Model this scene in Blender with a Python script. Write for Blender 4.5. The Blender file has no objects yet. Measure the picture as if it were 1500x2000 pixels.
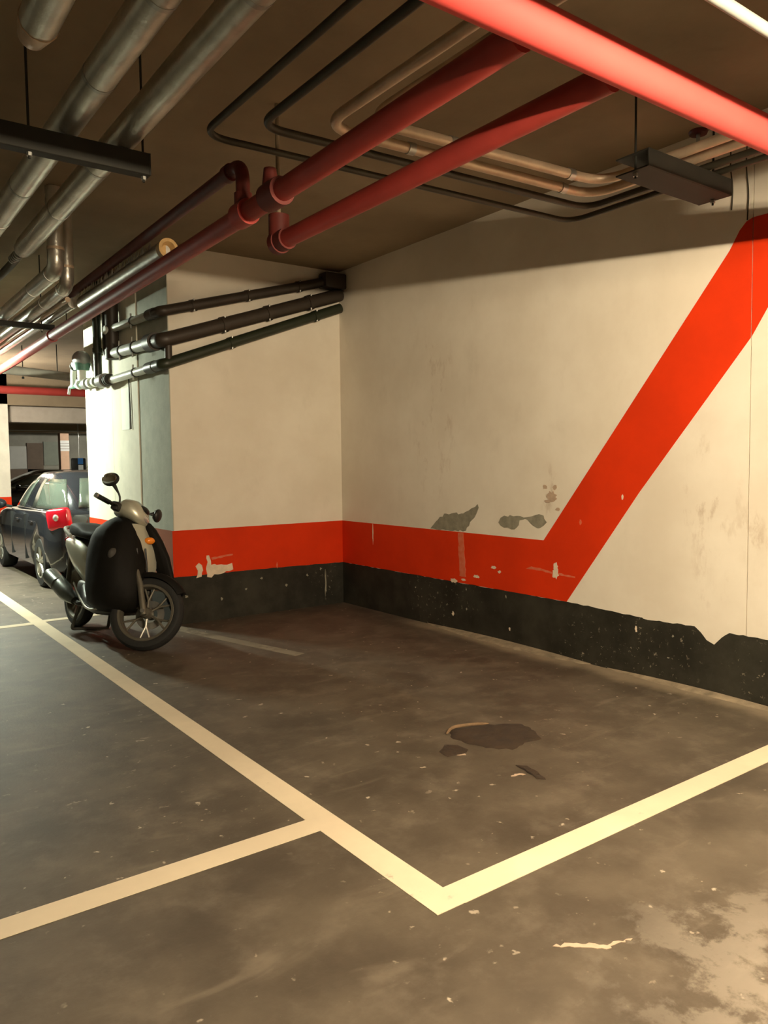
import bpy, bmesh, math, random
from mathutils import Vector, Matrix
random.seed(7)
SC = bpy.context.scene
COL = SC.collection
PI = math.pi

# ------------------------------------------------------------------ camera, world, exposure
cam_data = bpy.data.cameras.new('camera')
cam = bpy.data.objects.new('camera', cam_data)
COL.objects.link(cam)
SC.camera = cam
cam_data.sensor_fit = 'VERTICAL'
cam_data.sensor_height = 24.0
cam_data.lens = 24.0 * 1500.6 / 2000.0
cam_data.clip_start = 0.05
_r = Vector((0.8064, -0.5912, -0.0118))
_d = Vector((-0.0460, -0.0427, -0.9980))
_f = Vector((0.5896, 0.8054, -0.0619))
cam.matrix_world = Matrix(((_r.x, -_d.x, -_f.x, -4.557), (_r.y, -_d.y, -_f.y, -6.994),
                           (_r.z, -_d.z, -_f.z, 1.5), (0, 0, 0, 1)))
cam_data.dof.use_dof = False

world = bpy.data.worlds.new('world')
SC.world = world
world.use_nodes = True
world.node_tree.nodes['Background'].inputs[0].default_value = (0.05, 0.042, 0.03, 1)
world.node_tree.nodes['Background'].inputs[1].default_value = 0.05
SC.view_settings.view_transform = 'Standard'
SC.view_settings.look = 'None'
SC.view_settings.gamma = 1
SC.view_settings.use_curve_mapping = False
SC.view_settings.exposure = 0.14

WARM = (1.0, 0.81, 0.55)
COOL = (0.90, 1.0, 0.80)
LAMP_MAIN = 2250.0
LAMP_SIDE = 2300.0
LAMP_FAR = 1300.0

# ------------------------------------------------------------------ materials
MATS = {}

def mat(name, col, rough=0.6, metal=0.0, var=0.0, scale=6.0, col2=None, bump=0.0, bscale=40.0, spec=0.5,
        emit=None, coat=0.0, alpha=None, trans=0.0, world_space=False):
    if name in MATS:
        return MATS[name]
    m = bpy.data.materials.new(name)
    m.use_nodes = True
    nt = m.node_tree
    b = nt.nodes['Principled BSDF']
    b.inputs['Base Color'].default_value = (*col, 1)
    b.inputs['Roughness'].default_value = rough
    b.inputs['Metallic'].default_value = metal
    b.inputs['Specular IOR Level'].default_value = spec
    if coat:
        b.inputs['Coat Weight'].default_value = coat
    if trans:
        b.inputs['Transmission Weight'].default_value = trans
    if emit:
        b.inputs['Emission Color'].default_value = (*emit[0], 1)
        b.inputs['Emission Strength'].default_value = emit[1]
    if world_space:
        tc = nt.nodes.new('ShaderNodeNewGeometry').outputs['Position']
    else:
        tc = nt.nodes.new('ShaderNodeTexCoord').outputs['Object']
    if var > 0 or col2:
        n = nt.nodes.new('ShaderNodeTexNoise')
        n.inputs['Scale'].default_value = scale
        n.inputs['Detail'].default_value = 6
        n.inputs['Roughness'].default_value = 0.6
        nt.links.new(tc, n.inputs['Vector'])
        r = nt.nodes.new('ShaderNodeValToRGB')
        r.color_ramp.elements[0].position = 0.32
        r.color_ramp.elements[1].position = 0.68
        c2 = col2 or tuple(c * (1 - var) for c in col)
        r.color_ramp.elements[0].color = (*c2, 1)
        r.color_ramp.elements[1].color = (*col, 1)
        nt.links.new(n.outputs['Fac'], r.inputs['Fac'])
        nt.links.new(r.outputs['Color'], b.inputs['Base Color'])
    if bump > 0:
        n2 = nt.nodes.new('ShaderNodeTexNoise')
        n2.inputs['Scale'].default_value = bscale
        n2.inputs['Detail'].default_value = 4
        nt.links.new(tc, n2.inputs['Vector'])
        bp = nt.nodes.new('ShaderNodeBump')
        bp.inputs['Strength'].default_value = bump
        bp.inputs['Distance'].default_value = 0.01
        nt.links.new(n2.outputs['Fac'], bp.inputs['Height'])
        nt.links.new(bp.outputs['Normal'], b.inputs['Normal'])
    MATS[name] = m
    return m


class NT:
    """small helper for hand-made node materials"""
    def __init__(self, name, rough=0.8):
        self.m = bpy.data.materials.new(name)
        self.m.use_nodes = True
        self.t = self.m.node_tree
        self.b = self.t.nodes['Principled BSDF']
        self.b.inputs['Roughness'].default_value = rough
        self.pos = self.t.nodes.new('ShaderNodeNewGeometry').outputs['Position']
        MATS[name] = self.m

    def link(self, a, b):
        self.t.links.new(a, b)

    def noise(self, scale, detail=6, rough=0.6, vec=None, stretch=None, dist=0.0):
        n = self.t.nodes.new('ShaderNodeTexNoise')
        n.inputs['Scale'].default_value = scale
        n.inputs['Detail'].default_value = detail
        n.inputs['Roughness'].default_value = rough
        n.inputs['Distortion'].default_value = dist
        v = vec or self.pos
        if stretch:
            mp = self.t.nodes.new('ShaderNodeMapping')
            mp.inputs['Scale'].default_value = stretch
            self.link(v, mp.inputs['Vector'])
            v = mp.outputs['Vector']
        self.link(v, n.inputs['Vector'])
        return n.outputs['Fac']

    def ramp(self, fac, a, b):
        n = self.t.nodes.new('ShaderNodeMapRange')
        n.interpolation_type = 'SMOOTHSTEP'
        n.inputs['From Min'].default_value = a
        n.inputs['From Max'].default_value = b
        self.link(fac, n.inputs['Value'])
        return n.outputs['Result']

    def math(self, op, a, b=None):
        n = self.t.nodes.new('ShaderNodeMath')
        n.operation = op
        for i, v in enumerate((a, b)):
            if v is None:
                continue
            if isinstance(v, (int, float)):
                n.inputs[i].default_value = v
            else:
                self.link(v, n.inputs[i])
        return n.outputs[0]

    def mix(self, fac, a, b):
        n = self.t.nodes.new('ShaderNodeMix')
        n.data_type = 'RGBA'
        for i, v in ((0, fac), (6, a), (7, b)):
            if isinstance(v, tuple):
                n.inputs[i].default_value = (*v, 1)
            elif isinstance(v, (int, float)):
                n.inputs[i].default_value = v
            else:
                self.link(v, n.inputs[i])
        return n.outputs[2]

    def near(self, centre, r0, r1, stretch=(1, 1, 1)):
        """1 inside r0 of a place, 0 outside r1"""
        s = self.t.nodes.new('ShaderNodeVectorMath')
        s.operation = 'SUBTRACT'
        self.link(self.pos, s.inputs[0])
        s.inputs[1].default_value = centre
        s2 = self.t.nodes.new('ShaderNodeVectorMath')
        s2.operation = 'MULTIPLY'
        self.link(s.outputs[0], s2.inputs[0])
        s2.inputs[1].default_value = stretch
        l = self.t.nodes.new('ShaderNodeVectorMath')
        l.operation = 'LENGTH'
        self.link(s2.outputs[0], l.inputs[0])
        return self.ramp(l.outputs['Value'], r1, r0)

    def xyz(self):
        s = self.t.nodes.new('ShaderNodeSeparateXYZ')
        self.link(self.pos, s.inputs[0])
        return s.outputs

    def bump(self, h, strength=0.3, dist=0.01):
        bp = self.t.nodes.new('ShaderNodeBump')
        bp.inputs['Strength'].default_value = strength
        bp.inputs['Distance'].default_value = dist
        self.link(h, bp.inputs['Height'])
        self.link(bp.outputs['Normal'], self.b.inputs['Normal'])

    def done(self, col):
        self.link(col, self.b.inputs['Base Color'])
        return self.m


def floor_material():
    n = NT('floor_asphalt', 0.62)
    big = n.noise(2.3, 6, 0.6)
    mid = n.noise(5.0, 6, 0.65)
    c = n.mix(n.ramp(big, 0.3, 0.7), (0.055, 0.041, 0.027), (0.103, 0.081, 0.056))
    c = n.mix(n.math('MULTIPLY', n.ramp(mid, 0.45, 0.75), 0.5), c, (0.17, 0.138, 0.102))
    # tyre scuffs: long pale streaks across the bay
    st = n.noise(3.0, 4, 0.6, stretch=(0.6, 2.2, 1), dist=0.5)
    c = n.mix(n.math('MULTIPLY', n.ramp(st, 0.58, 0.75), 0.35), c, (0.21, 0.17, 0.125))
    # pale specks and paint crumbs
    sp = n.noise(17.0, 3, 0.5)
    sp2 = n.noise(1.6, 3)
    c = n.mix(n.math('MULTIPLY', n.ramp(sp, 0.67, 0.74), n.ramp(sp2, 0.40, 0.58)), c, (0.46, 0.39, 0.30))
    # worn-through pale concrete
    w = n.noise(5.5, 8, 0.68, dist=0.15)
    reg = n.near((-2.33, -6.05, 0), 0.15, 0.85, (1, 1, 1))
    c = n.mix(n.math('MULTIPLY', n.math('MULTIPLY', n.ramp(n.math('ADD', w, n.math('MULTIPLY', reg, 0.20)), 0.58, 0.70), reg), 0.55), c, (0.30, 0.26, 0.21))
    # small scuffed-through spots across the aisle
    q = n.noise(9.0, 6, 0.7, stretch=(1.0, 1.6, 1), dist=0.1)
    c = n.mix(n.math('MULTIPLY', n.math('MULTIPLY', n.ramp(q, 0.62, 0.70), n.ramp(n.noise(0.8, 2), 0.5, 0.62)), 0.55), c, (0.38, 0.31, 0.24))
    # dust strip swept against the wall
    x, y, z = n.xyz()[0:3]
    d = n.noise(2.2, 5, 0.6)
    strip = n.math('MULTIPLY', n.ramp(n.math('ADD', x, n.math('MULTIPLY', d, 0.30)), -0.10, 0.08), n.ramp(y, -1.0, -1.7))
    c = n.mix(n.math('MULTIPLY', strip, 0.6), c, (0.40, 0.32, 0.22))
    n.bump(n.noise(60, 4), 0.25, 0.004)
    return n.done(c)


def wall_material():
    n = NT('wall_cream_paint', 0.75)
    a = n.noise(1.1, 5, 0.6)
    b = n.noise(3.2, 6, 0.65, stretch=(1, 1, 0.6))
    c = n.mix(n.ramp(a, 0.3, 0.7), (0.70, 0.63, 0.52), (0.80, 0.74, 0.63))
    c = n.mix(n.math('MULTIPLY', n.ramp(b, 0.55, 0.8), 0.35), c, (0.56, 0.50, 0.40))
    # brown bruises and scuffs on the right wall
    s = n.noise(7.0, 6, 0.7, stretch=(1, 1, 0.45))
    tot = None
    for cen, r in (((0, -4.28, 1.25), 0.55), ((0, -4.31, 0.85), 0.35), ((0, -2.95, 1.27), 0.25),
                   ((0, -4.56, 1.0), 0.3), ((0, -1.55, 1.95), 0.9)):
        k = n.near(cen, 0.05, r, (1, 1.8, 0.8))
        tot = k if tot is None else n.math('MAXIMUM', tot, k)
    c = n.mix(n.math('MULTIPLY', n.math('MULTIPLY', n.ramp(s, 0.52, 0.68), tot), 0.55), c, (0.42, 0.31, 0.21))
    n.bump(n.noise(45, 5), 0.12, 0.004)
    return n.done(c)


def grimy_paint(name, col, chip, lo=0.68, hi=0.74, chips=0.8, dark=0.75, rough=0.5, scale=13.0):
    n = NT(name, rough)
    a = n.noise(1.7, 5)
    c = n.mix(n.ramp(a, 0.3, 0.7), tuple(v * dark for v in col), col)
    k = n.math('MULTIPLY', n.ramp(n.noise(scale, 4, 0.6), lo, hi), n.ramp(n.noise(1.3, 2), 0.45, 0.6))
    c = n.mix(n.math('MULTIPLY', k, chips), c, chip)
    n.b.inputs['Specular IOR Level'].default_value = 0.2
    n.bump(n.noise(45, 5), 0.12, 0.004)
    return n.done(c)


def silver_material():
    n = NT('silver_foil', 0.34)
    n.b.inputs['Metallic'].default_value = 0.85
    c = n.mix(n.ramp(n.noise(6, 4), 0.3, 0.7), (0.52, 0.50, 0.44), (0.68, 0.66, 0.60))
    n.bump(n.noise(16, 4, 0.6), 0.35, 0.01)
    return n.done(c)


M_FLOOR = floor_material()
M_WALL = wall_material()
M_ORANGE = grimy_paint('orange_wall_paint', (0.70, 0.036, 0.002), (0.80, 0.45, 0.30), 0.74, 0.80, 0.5, 0.85, 0.75)


def black_material():
    n = NT('black_wall_paint', 0.75)
    n.b.inputs['Specular IOR Level'].default_value = 0.3
    c = n.mix(n.ramp(n.noise(2.4, 6, 0.65), 0.35, 0.7), (0.014, 0.0125, 0.008), (0.036, 0.033, 0.023))
    tot = None
    for cen, r in (((0, -1.50, 0.28), 0.5), ((0, -1.95, 0.40), 0.35), ((0, -3.88, 0.25), 0.5), ((0, -3.3, 0.06), 0.4), ((0, -4.65, 0.2), 0.3), ((-0.22, 0, 0.25), 0.25)):
        k = n.near(cen, 0.05, r, (1, 1, 1))
        tot = k if tot is None else n.math('MAXIMUM', tot, k)
    ch = n.ramp(n.noise(24.0, 5, 0.7), 0.60, 0.66)
    c = n.mix(n.math('MULTIPLY', n.math('MULTIPLY', ch, tot), 0.8), c, (0.30, 0.26, 0.19))
    c = n.mix(n.math('MULTIPLY', n.ramp(n.noise(30.0, 4, 0.6), 0.72, 0.76), 0.7), c, (0.28, 0.24, 0.17))
    n.bump(n.noise(45, 5), 0.15, 0.004)
    return n.done(c)

M_BLACK = black_material()
M_LINE = grimy_paint('line_paint', (0.74, 0.63, 0.46), (0.30, 0.25, 0.19), 0.64, 0.74, 0.6, 0.85, 0.6)
M_LINE_OLD = grimy_paint('old_line_paint', (0.24, 0.20, 0.145), (0.12, 0.095, 0.067), 0.42, 0.55, 0.9, 0.8, 0.7, 8.0)
M_DUST = mat('pale_dust', (0.36, 0.285, 0.19), 0.95, var=0.5, scale=9, bump=0.4, bscale=60, world_space=True)
M_CEIL = mat('ceiling_concrete', (0.30, 0.225, 0.140), 0.9, var=0.25, scale=1.6, bump=0.15, bscale=25, world_space=True)
M_GREYWALL = mat('grey_green_panel', (0.46, 0.47, 0.39), 0.85, var=0.22, scale=5, bump=0.2, world_space=True)
M_COLUMN = mat('column_cream', (0.74, 0.70, 0.58), 0.8, var=0.15, scale=4, bump=0.1, world_space=True)
M_DIMWALL = mat('far_wall_paint', (0.42, 0.42, 0.36), 0.85, var=0.25, scale=1.5, world_space=True)
M_BEAM = mat('beam_concrete', (0.40, 0.34, 0.28), 0.85, var=0.2, scale=3, world_space=True)
M_PLASTER = mat('bare_plaster', (0.30, 0.28, 0.21), 0.9, var=0.35, scale=14, bump=0.4, world_space=True)
M_PLASTER_LIGHT = mat('bare_plaster_light', (0.80, 0.66, 0.50), 0.9, var=0.2, scale=16, world_space=True)
M_SCUFF = mat('pink_scuff', (0.66, 0.18, 0.10), 0.7, var=0.3, scale=20, col2=(0.62, 0.10, 0.03), world_space=True)
M_SPOT = mat('brown_spot', (0.50, 0.37, 0.27), 0.9, var=0.2, scale=20, world_space=True)
M_RED = mat('red_pipe_paint', (0.68, 0.075, 0.065), 0.6, var=0.12, scale=4, spec=0.3)
M_RED_SHADED = mat('shaded_red_pipe_paint', (0.36, 0.042, 0.032), 0.5, var=0.25, scale=4, spec=0.3)  # the main's red with the branch pipes' shade put into the colour
M_REDDK = mat('dark_red_fitting', (0.13, 0.022, 0.016), 0.55, var=0.3, scale=8, spec=0.3)
M_SILVER = silver_material()
M_STEEL = mat('galvanised_steel', (0.50, 0.50, 0.47), 0.4, 0.9, var=0.2, scale=9)
M_STRUT = mat('black_strut', (0.016, 0.015, 0.010), 0.7, 0.0, var=0.3, scale=8)
M_CONDUIT = mat('dark_conduit', (0.055, 0.048, 0.032), 0.5, 0.2, var=0.3, scale=8)
M_COPPER = mat('pale_copper_pipe', (0.62, 0.47, 0.33), 0.4, 0.35, var=0.25, scale=9)
M_WHITEPIPE = mat('white_pvc', (0.72, 0.72, 0.64), 0.4, var=0.12, scale=9)
M_GREYPVC = mat('grey_pvc', (0.52, 0.53, 0.47), 0.45, var=0.25, scale=10)
M_BROWNPVC = mat('brown_pvc', (0.040, 0.029, 0.020), 0.5, var=0.25, scale=8)
M_GREENPVC = mat('dark_green_pipe', (0.022, 0.028, 0.014), 0.45, var=0.25, scale=8)
M_TEAL = mat('teal_valve', (0.10, 0.22, 0.17), 0.4, var=0.3, scale=20)
M_METER = mat('meter_dome_plastic', (0.20, 0.19, 0.18), 0.45, var=0.2, scale=20)
M_PAPER = mat('white_paper', (0.85, 0.84, 0.78), 0.8, var=0.05, scale=6)
M_BLACKRUB = mat('black_rubber', (0.014, 0.014, 0.013), 0.75, var=0.3, scale=30, bump=0.1)
M_BLACKPLAS = mat('black_plastic', (0.018, 0.018, 0.017), 0.45, var=0.2, scale=20)
M_VINYL = mat('black_vinyl', (0.007, 0.006, 0.0045), 0.7, var=0.25, scale=18, bump=0.15, bscale=18, spec=0.2)
M_SCSILVER = mat('scooter_silver', (0.56, 0.55, 0.44), 0.35, 0.35, var=0.08, scale=5, coat=0.4)
M_ALLOY = mat('alloy', (0.60, 0.58, 0.52), 0.35, 0.85, var=0.12, scale=12)
M_DULLALLOY = mat('dull_alloy', (0.17, 0.155, 0.12), 0.5, 0.5, var=0.25, scale=12)
M_CHROME = mat('chrome', (0.80, 0.80, 0.77), 0.12, 1.0)
M_ENGINE = mat('engine_metal', (0.085, 0.085, 0.075), 0.5, 0.5, var=0.3, scale=14)
M_MUFFLER = mat('muffler_paint', (0.10, 0.115, 0.10), 0.35, 0.5, var=0.2, scale=10)
M_AMBER = mat('amber_lens', (0.85, 0.25, 0.02), 0.25, coat=0.5)
M_REDLENS = mat('red_lens', (0.72, 0.012, 0.03), 0.15, coat=0.8)
M_LENS = mat('clear_lens', (0.75, 0.75, 0.70), 0.08, 0.6)
M_EMBLEM = mat('grey_emblem', (0.055, 0.05, 0.042), 0.7, var=0.3, scale=40)
M_CARPAINT = mat('car_black_paint', (0.030, 0.032, 0.040), 0.18, 0.3, coat=1.0)
M_CARBLUE = mat('car_lower_paint', (0.030, 0.032, 0.040), 0.18, 0.3, coat=1.0)
M_GLASS = mat('tinted_glass', (0.10, 0.12, 0.10), 0.04, 0.0, spec=1.0, coat=1.0)
M_BLUE = mat('sign_blue', (0.05, 0.22, 0.62), 0.4, var=0.1)
M_WHITE = mat('sign_white', (0.80, 0.82, 0.82), 0.5, var=0.05)
M_MUD = mat('dark_mud', (0.042, 0.024, 0.012), 0.85, var=0.45, scale=16, bump=0.6, bscale=26)
M_MUDLIT = mat('lit_mud_rim', (0.24, 0.15, 0.08), 0.9, var=0.4, scale=25, bump=0.5)
M_HOUSING = mat('lamp_housing_white', (0.78, 0.78, 0.72), 0.45, var=0.05)


def tube_mat(name, col, strength):
    return mat(name, (0.9, 0.9, 0.9), 0.4, emit=(col, strength))

# ------------------------------------------------------------------ mesh helpers
class MB:
    def __init__(self, xf=None):
        self.v = []
        self.f = []
        self.xf = xf

    def add(self, vs, fs):
        o = len(self.v)
        for p in vs:
            p = Vector(p)
            if self.xf is not None:
                p = self.xf @ p
            self.v.append(p)
        self.f += [tuple(i + o for i in q) for q in fs]
        return self

    def box(self, lo, hi):
        x0, y0, z0 = lo
        x1, y1, z1 = hi
        return self.add([(x0, y0, z0), (x1, y0, z0), (x1, y1, z0), (x0, y1, z0), (x0, y0, z1), (x1, y0, z1), (x1, y1, z1), (x0, y1, z1)],
                        [(0, 3, 2, 1), (4, 5, 6, 7), (0, 1, 5, 4), (1, 2, 6, 5), (2, 3, 7, 6), (3, 0, 4, 7)])

    def rbox(self, lo, hi, bev, seg=2):
        bm = bmesh.new()
        bmesh.ops.create_cube(bm, size=1)
        c = [(a + b) / 2 for a, b in zip(lo, hi)]
        s = [b - a for a, b in zip(lo, hi)]
        for v in bm.verts:
            v.co = Vector((c[0] + v.co.x * s[0], c[1] + v.co.y * s[1], c[2] + v.co.z * s[2]))
        bmesh.ops.bevel(bm, geom=bm.edges[:], offset=bev, segments=seg, affect='EDGES', profile=0.5)
        bm.verts.index_update()
        self.add([v.co.copy() for v in bm.verts], [tuple(v.index for v in f.verts) for f in bm.faces])
        bm.free()
        return self

    def loft(self, rings, cap=True, closed=True):
        n = len(rings[0])
        vs = [p for r in rings for p in r]
        fs = []
        for i in range(len(rings) - 1):
            for j in range(n if closed else n - 1):
                k = (j + 1) % n
                fs.append((i * n + j, i * n + k, (i + 1) * n + k, (i + 1) * n + j))
        if cap:
            fs.append(tuple(range(n - 1, -1, -1)))
            fs.append(tuple((len(rings) - 1) * n + j for j in range(n)))
        return self.add(vs, fs)

    def tube(self, path, r, n=14, cap=True):
        path = [Vector(p) for p in path]
        rr = r if isinstance(r, (list, tuple)) else [r] * len(path)
        t0 = (path[1] - path[0]).normalized()
        up = Vector((0, 0, 1)) if abs(t0.z) < 0.9 else Vector((1, 0, 0))
        nrm = (up - t0 * up.dot(t0)).normalized()
        rings = []
        for i, p in enumerate(path):
            a = path[max(i - 1, 0)]
            b = path[min(i + 1, len(path) - 1)]
            t = (b - a).normalized()
            nrm = (nrm - t * nrm.dot(t)).normalized()
            bi = t.cross(nrm)
            rings.append([p + (nrm * math.cos(2 * PI * k / n) + bi * math.sin(2 * PI * k / n)) * rr[i] for k in range(n)])
        return self.loft(rings, cap)

    def cyl(self, a, b, r, n=18):
        return self.tube([a, b], r, n)

    def lathe(self, prof, origin, axis, n=36, closed=False):
        """prof: (along axis, radius) pairs"""
        ax = Vector(axis).normalized()
        up = Vector((0, 0, 1)) if abs(ax.z) < 0.9 else Vector((1, 0, 0))
        e1 = (up - ax * up.dot(ax)).normalized()
        e2 = ax.cross(e1)
        o = Vector(origin)
        vs = []
        m = len(prof)
        for k in range(n):
            a = 2 * PI * k / n
            dr = e1 * math.cos(a) + e2 * math.sin(a)
            vs += [o + ax * h + dr * q for h, q in prof]
        fs = []
        for k in range(n):
            k2 = (k + 1) % n
            for i in range(m if closed else m - 1):
                i2 = (i + 1) % m
                fs.append((k * m + i, k * m + i2, k2 * m + i2, k2 * m + i))
        return self.add(vs, fs)

    def ball(self, c, r, nu=20, nv=12):
        rx, ry, rz = r if isinstance(r, (list, tuple)) else (r, r, r)
        rings = []
        for i in range(1, nv):
            t = PI * i / nv
            rings.append([(c[0] + rx * math.sin(t) * math.cos(2 * PI * k / nu), c[1] + ry * math.sin(t) * math.sin(2 * PI * k / nu), c[2] - rz * math.cos(t)) for k in range(nu)])
        return self.loft(rings)

    def prism(self, pts, vec):
        vec = Vector(vec)
        n = len(pts)
        a = [Vector(p) for p in pts]
        vs = a + [p + vec for p in a]
        fs = [tuple(range(n)), tuple(range(2 * n - 1, n - 1, -1))]
        fs += [(i, n + i, n + (i + 1) % n, (i + 1) % n) for i in range(n)]
        return self.add(vs, fs)

    def build(self, name, material, parent=None, smooth=True, angle=35, sub=0):
        me = bpy.data.meshes.new(name)
        me.from_pydata([tuple(p) for p in self.v], [], self.f)
        bm = bmesh.new()
        bm.from_mesh(me)
        bmesh.ops.recalc_face_normals(bm, faces=bm.faces[:])
        bm.to_mesh(me)
        bm.free()
        if smooth:
            me.polygons.foreach_set('use_smooth', [True] * len(me.polygons))
            if angle < 170 and not sub:
                me.set_sharp_from_angle(angle=math.radians(angle))
        me.materials.append(material)
        o = bpy.data.objects.new(name, me)
        COL.objects.link(o)
        if parent is not None:
            o.parent = parent
        if sub:
            s = o.modifiers.new('subdivision', 'SUBSURF')
            s.levels = sub
            s.render_levels = sub
        return o


def tag(o, label=None, cat=None, group=None, kind=None):
    if label:
        o['label'] = label
    if cat:
        o['category'] = cat
    if group:
        o['group'] = group
    if kind:
        o['kind'] = kind
    return o


def thing(name, label, cat, loc=(0, 0, 0), rz=0, group=None, scale=1):
    o = bpy.data.objects.new(name, None)
    o.empty_display_size = 0.1
    COL.objects.link(o)
    o.location = loc
    o.rotation_euler = (0, 0, rz)
    o.scale = (scale,) * 3
    return tag(o, label, cat, group)


def struct(o):
    o['kind'] = 'structure'
    return o


def bend(pts, rad=0.1, seg=7):
    """round the corners of a polyline"""
    pts = [Vector(p) for p in pts]
    out = [pts[0]]
    for i in range(1, len(pts) - 1):
        a = (pts[i - 1] - pts[i])
        b = (pts[i + 1] - pts[i])
        r = min(rad, a.length * 0.49, b.length * 0.49)
        p0 = pts[i] + a.normalized() * r
        p2 = pts[i] + b.normalized() * r
        for k in range(seg + 1):
            t = k / seg
            out.append(p0 * (1 - t) ** 2 + pts[i] * 2 * t * (1 - t) + p2 * t * t)
    out.append(pts[-1])
    return out


def ring_at(c, axis, r, w, n=20):
    """short collar around a pipe"""
    c = Vector(c)
    ax = Vector(axis).normalized()
    return MB().tube([c - ax * w / 2, c + ax * w / 2], r, n)

# ------------------------------------------------------------------ the setting
H = 3.55
XE = -1.911      # free end face of the back wall
YE = 2.74        # how deep that end is
floor = struct(MB().box((-12, -12, -0.2), (7, 26, 0)).build('floor', M_FLOOR, smooth=False))
ceiling = struct(MB().box((-12, -12, H), (7, 26, H + 0.2)).build('ceiling', M_CEIL, smooth=False))
wall_right = struct(MB().box((0.012, -12, 0), (0.30, 0.0, H)).build('wall_right', M_WALL, smooth=False))
JOINT = -4.532
MB().box((0, JOINT + 0.003, 0), (0.012, 0, H)).build('panel', M_WALL, wall_right, smooth=False)
MB().box((0, -12, 0), (0.012, JOINT - 0.003, H)).build('panel', M_WALL, wall_right, smooth=False)
wall_back = struct(MB().box((XE + 0.02, 0, 0), (0.30, YE, H)).build('wall_back', M_WALL, smooth=False))
struct(MB().box((-12.2, -12, 0), (-12, 26, H)).build('wall_left', M_DIMWALL, smooth=False))
struct(MB().box((-12, -12.2, 0), (0.3, -12, H)).build('wall_front', M_DIMWALL, smooth=False))
wall_far = struct(MB().box((-12, 24, 0), (7, 24.2, H)).build('wall_far', M_DIMWALL, smooth=False))
struct(MB().box((0.30, YE - 0.2, 0), (7, YE, H)).build('wall_side', M_DIMWALL, smooth=False))
struct(MB().box((7, YE, 0), (7.2, 24, H)).build('wall_outer', M_DIMWALL, smooth=False))

# end face of the back wall: two flat cream column strips and a grey-green strip
for y0, y1, pr, mt in ((1.70, YE, 0.0, M_COLUMN), (0.84, 1.694, 0.0, M_COLUMN), (0.0, 0.834, 0.012, M_GREYWALL)):
    MB().box((XE + pr, y0, 0), (XE + 0.02, y1, H)).build('panel', mt, wall_back, smooth=False)


def jag(pts, step, amp, closed=False, seed=1):
    """break straight runs into a slightly ragged line"""
    rnd = random.Random(seed)
    out = []
    for (a, b) in zip(pts[:-1], pts[1:]):
        a = Vector(a)
        b = Vector(b)
        n = max(1, int((b - a).length / step))
        for i in range(n):
            p = a.lerp(b, i / n)
            if i:
                p = p + Vector((rnd.uniform(-amp, amp) for _ in range(len(a))))
            out.append(p)
    out.append(Vector(pts[-1]))
    return out


def on_right(pts, x=-0.002, th=0.002):
    return MB().prism([(x, p[0], p[1]) for p in pts], (th, 0, 0))


def on_back(pts, y=-0.002, th=0.002):
    return MB().prism([(p[0], y, p[1]) for p in pts], (0, th, 0))


def on_end(pts, x=XE - 0.002, th=0.002):
    return MB().prism([(x, p[0], p[1]) for p in pts], (th, 0, 0))


def quad_strip_right(top, bot, name, m, x=-0.002):
    """band between two ragged edges given as (y, z) lists of equal length"""
    b = MB()
    n = len(top)
    vs = []
    for (y, z) in top:
        vs.append((x, y, z))
    for (y, z) in bot:
        vs.append((x, y, z))
    fs = [(i, i + 1, n + i + 1, n + i) for i in range(n - 1)]
    nn = len(vs)
    vs2 = vs + [(0.0, v[1], v[2]) for v in vs]
    fs2 = fs + [tuple(nn + q for q in reversed(f)) for f in fs]
    fs2 += [(i, nn + i, nn + i + 1, i + 1) for i in range(n - 1)]
    fs2 += [(n + i + 1, nn + n + i + 1, nn + n + i, n + i) for i in range(n - 1)]
    b.add(vs2, fs2)
    return b.build(name, m, wall_right, smooth=False)

# black plinth paint on the right wall, with the bite in its top edge
btop = jag([(0.0, 0.443), (-3.12, 0.437), (-3.79, 0.418)], 0.05, 0.004, seed=3)
btop += jag([(-3.80, 0.411), (-4.187, 0.422), (-4.23, 0.39), (-4.271, 0.346), (-4.324, 0.326), (-4.375, 0.381), (-4.426, 0.419), (-4.668, 0.417), (-7.0, 0.42), (-12, 0.42)], 0.03, 0.004, seed=4)
btop.sort(key=lambda p: -p[0])
quad_strip_right([(p[0], p[1]) for p in btop], [(p[0], 0.0) for p in btop], 'black_band', M_BLACK)
# orange band, then the diagonal stripe up to the shoulder of the arrow
on_right([(0, 0.898), (-2.887, 0.891), (-3.460, 0.8905), (-3.12, 0.4375), (0, 0.4435)]).build('orange_band', M_ORANGE, wall_right, smooth=False)
on_right([(-2.887, 0.8912), (-4.386, 2.781), (-4.449, 2.888), (-4.49, 2.93), (-4.53, 2.945), (-4.53, 2.236), (-3.762, 1.292), (-3.460, 0.8907)], th=0.0018).build('orange_stripe', M_ORANGE, wall_right, smooth=False)
on_right([(-4.534, 2.945), (-5.3, 2.94), (-5.3, 3.10), (-5.36, 3.10), (-5.36, 2.42), (-4.75, 2.42), (-4.63, 2.399), (-4.534, 2.240)], th=0.0018).build('orange_stripe', M_ORANGE, wall_right, smooth=False)
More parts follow.
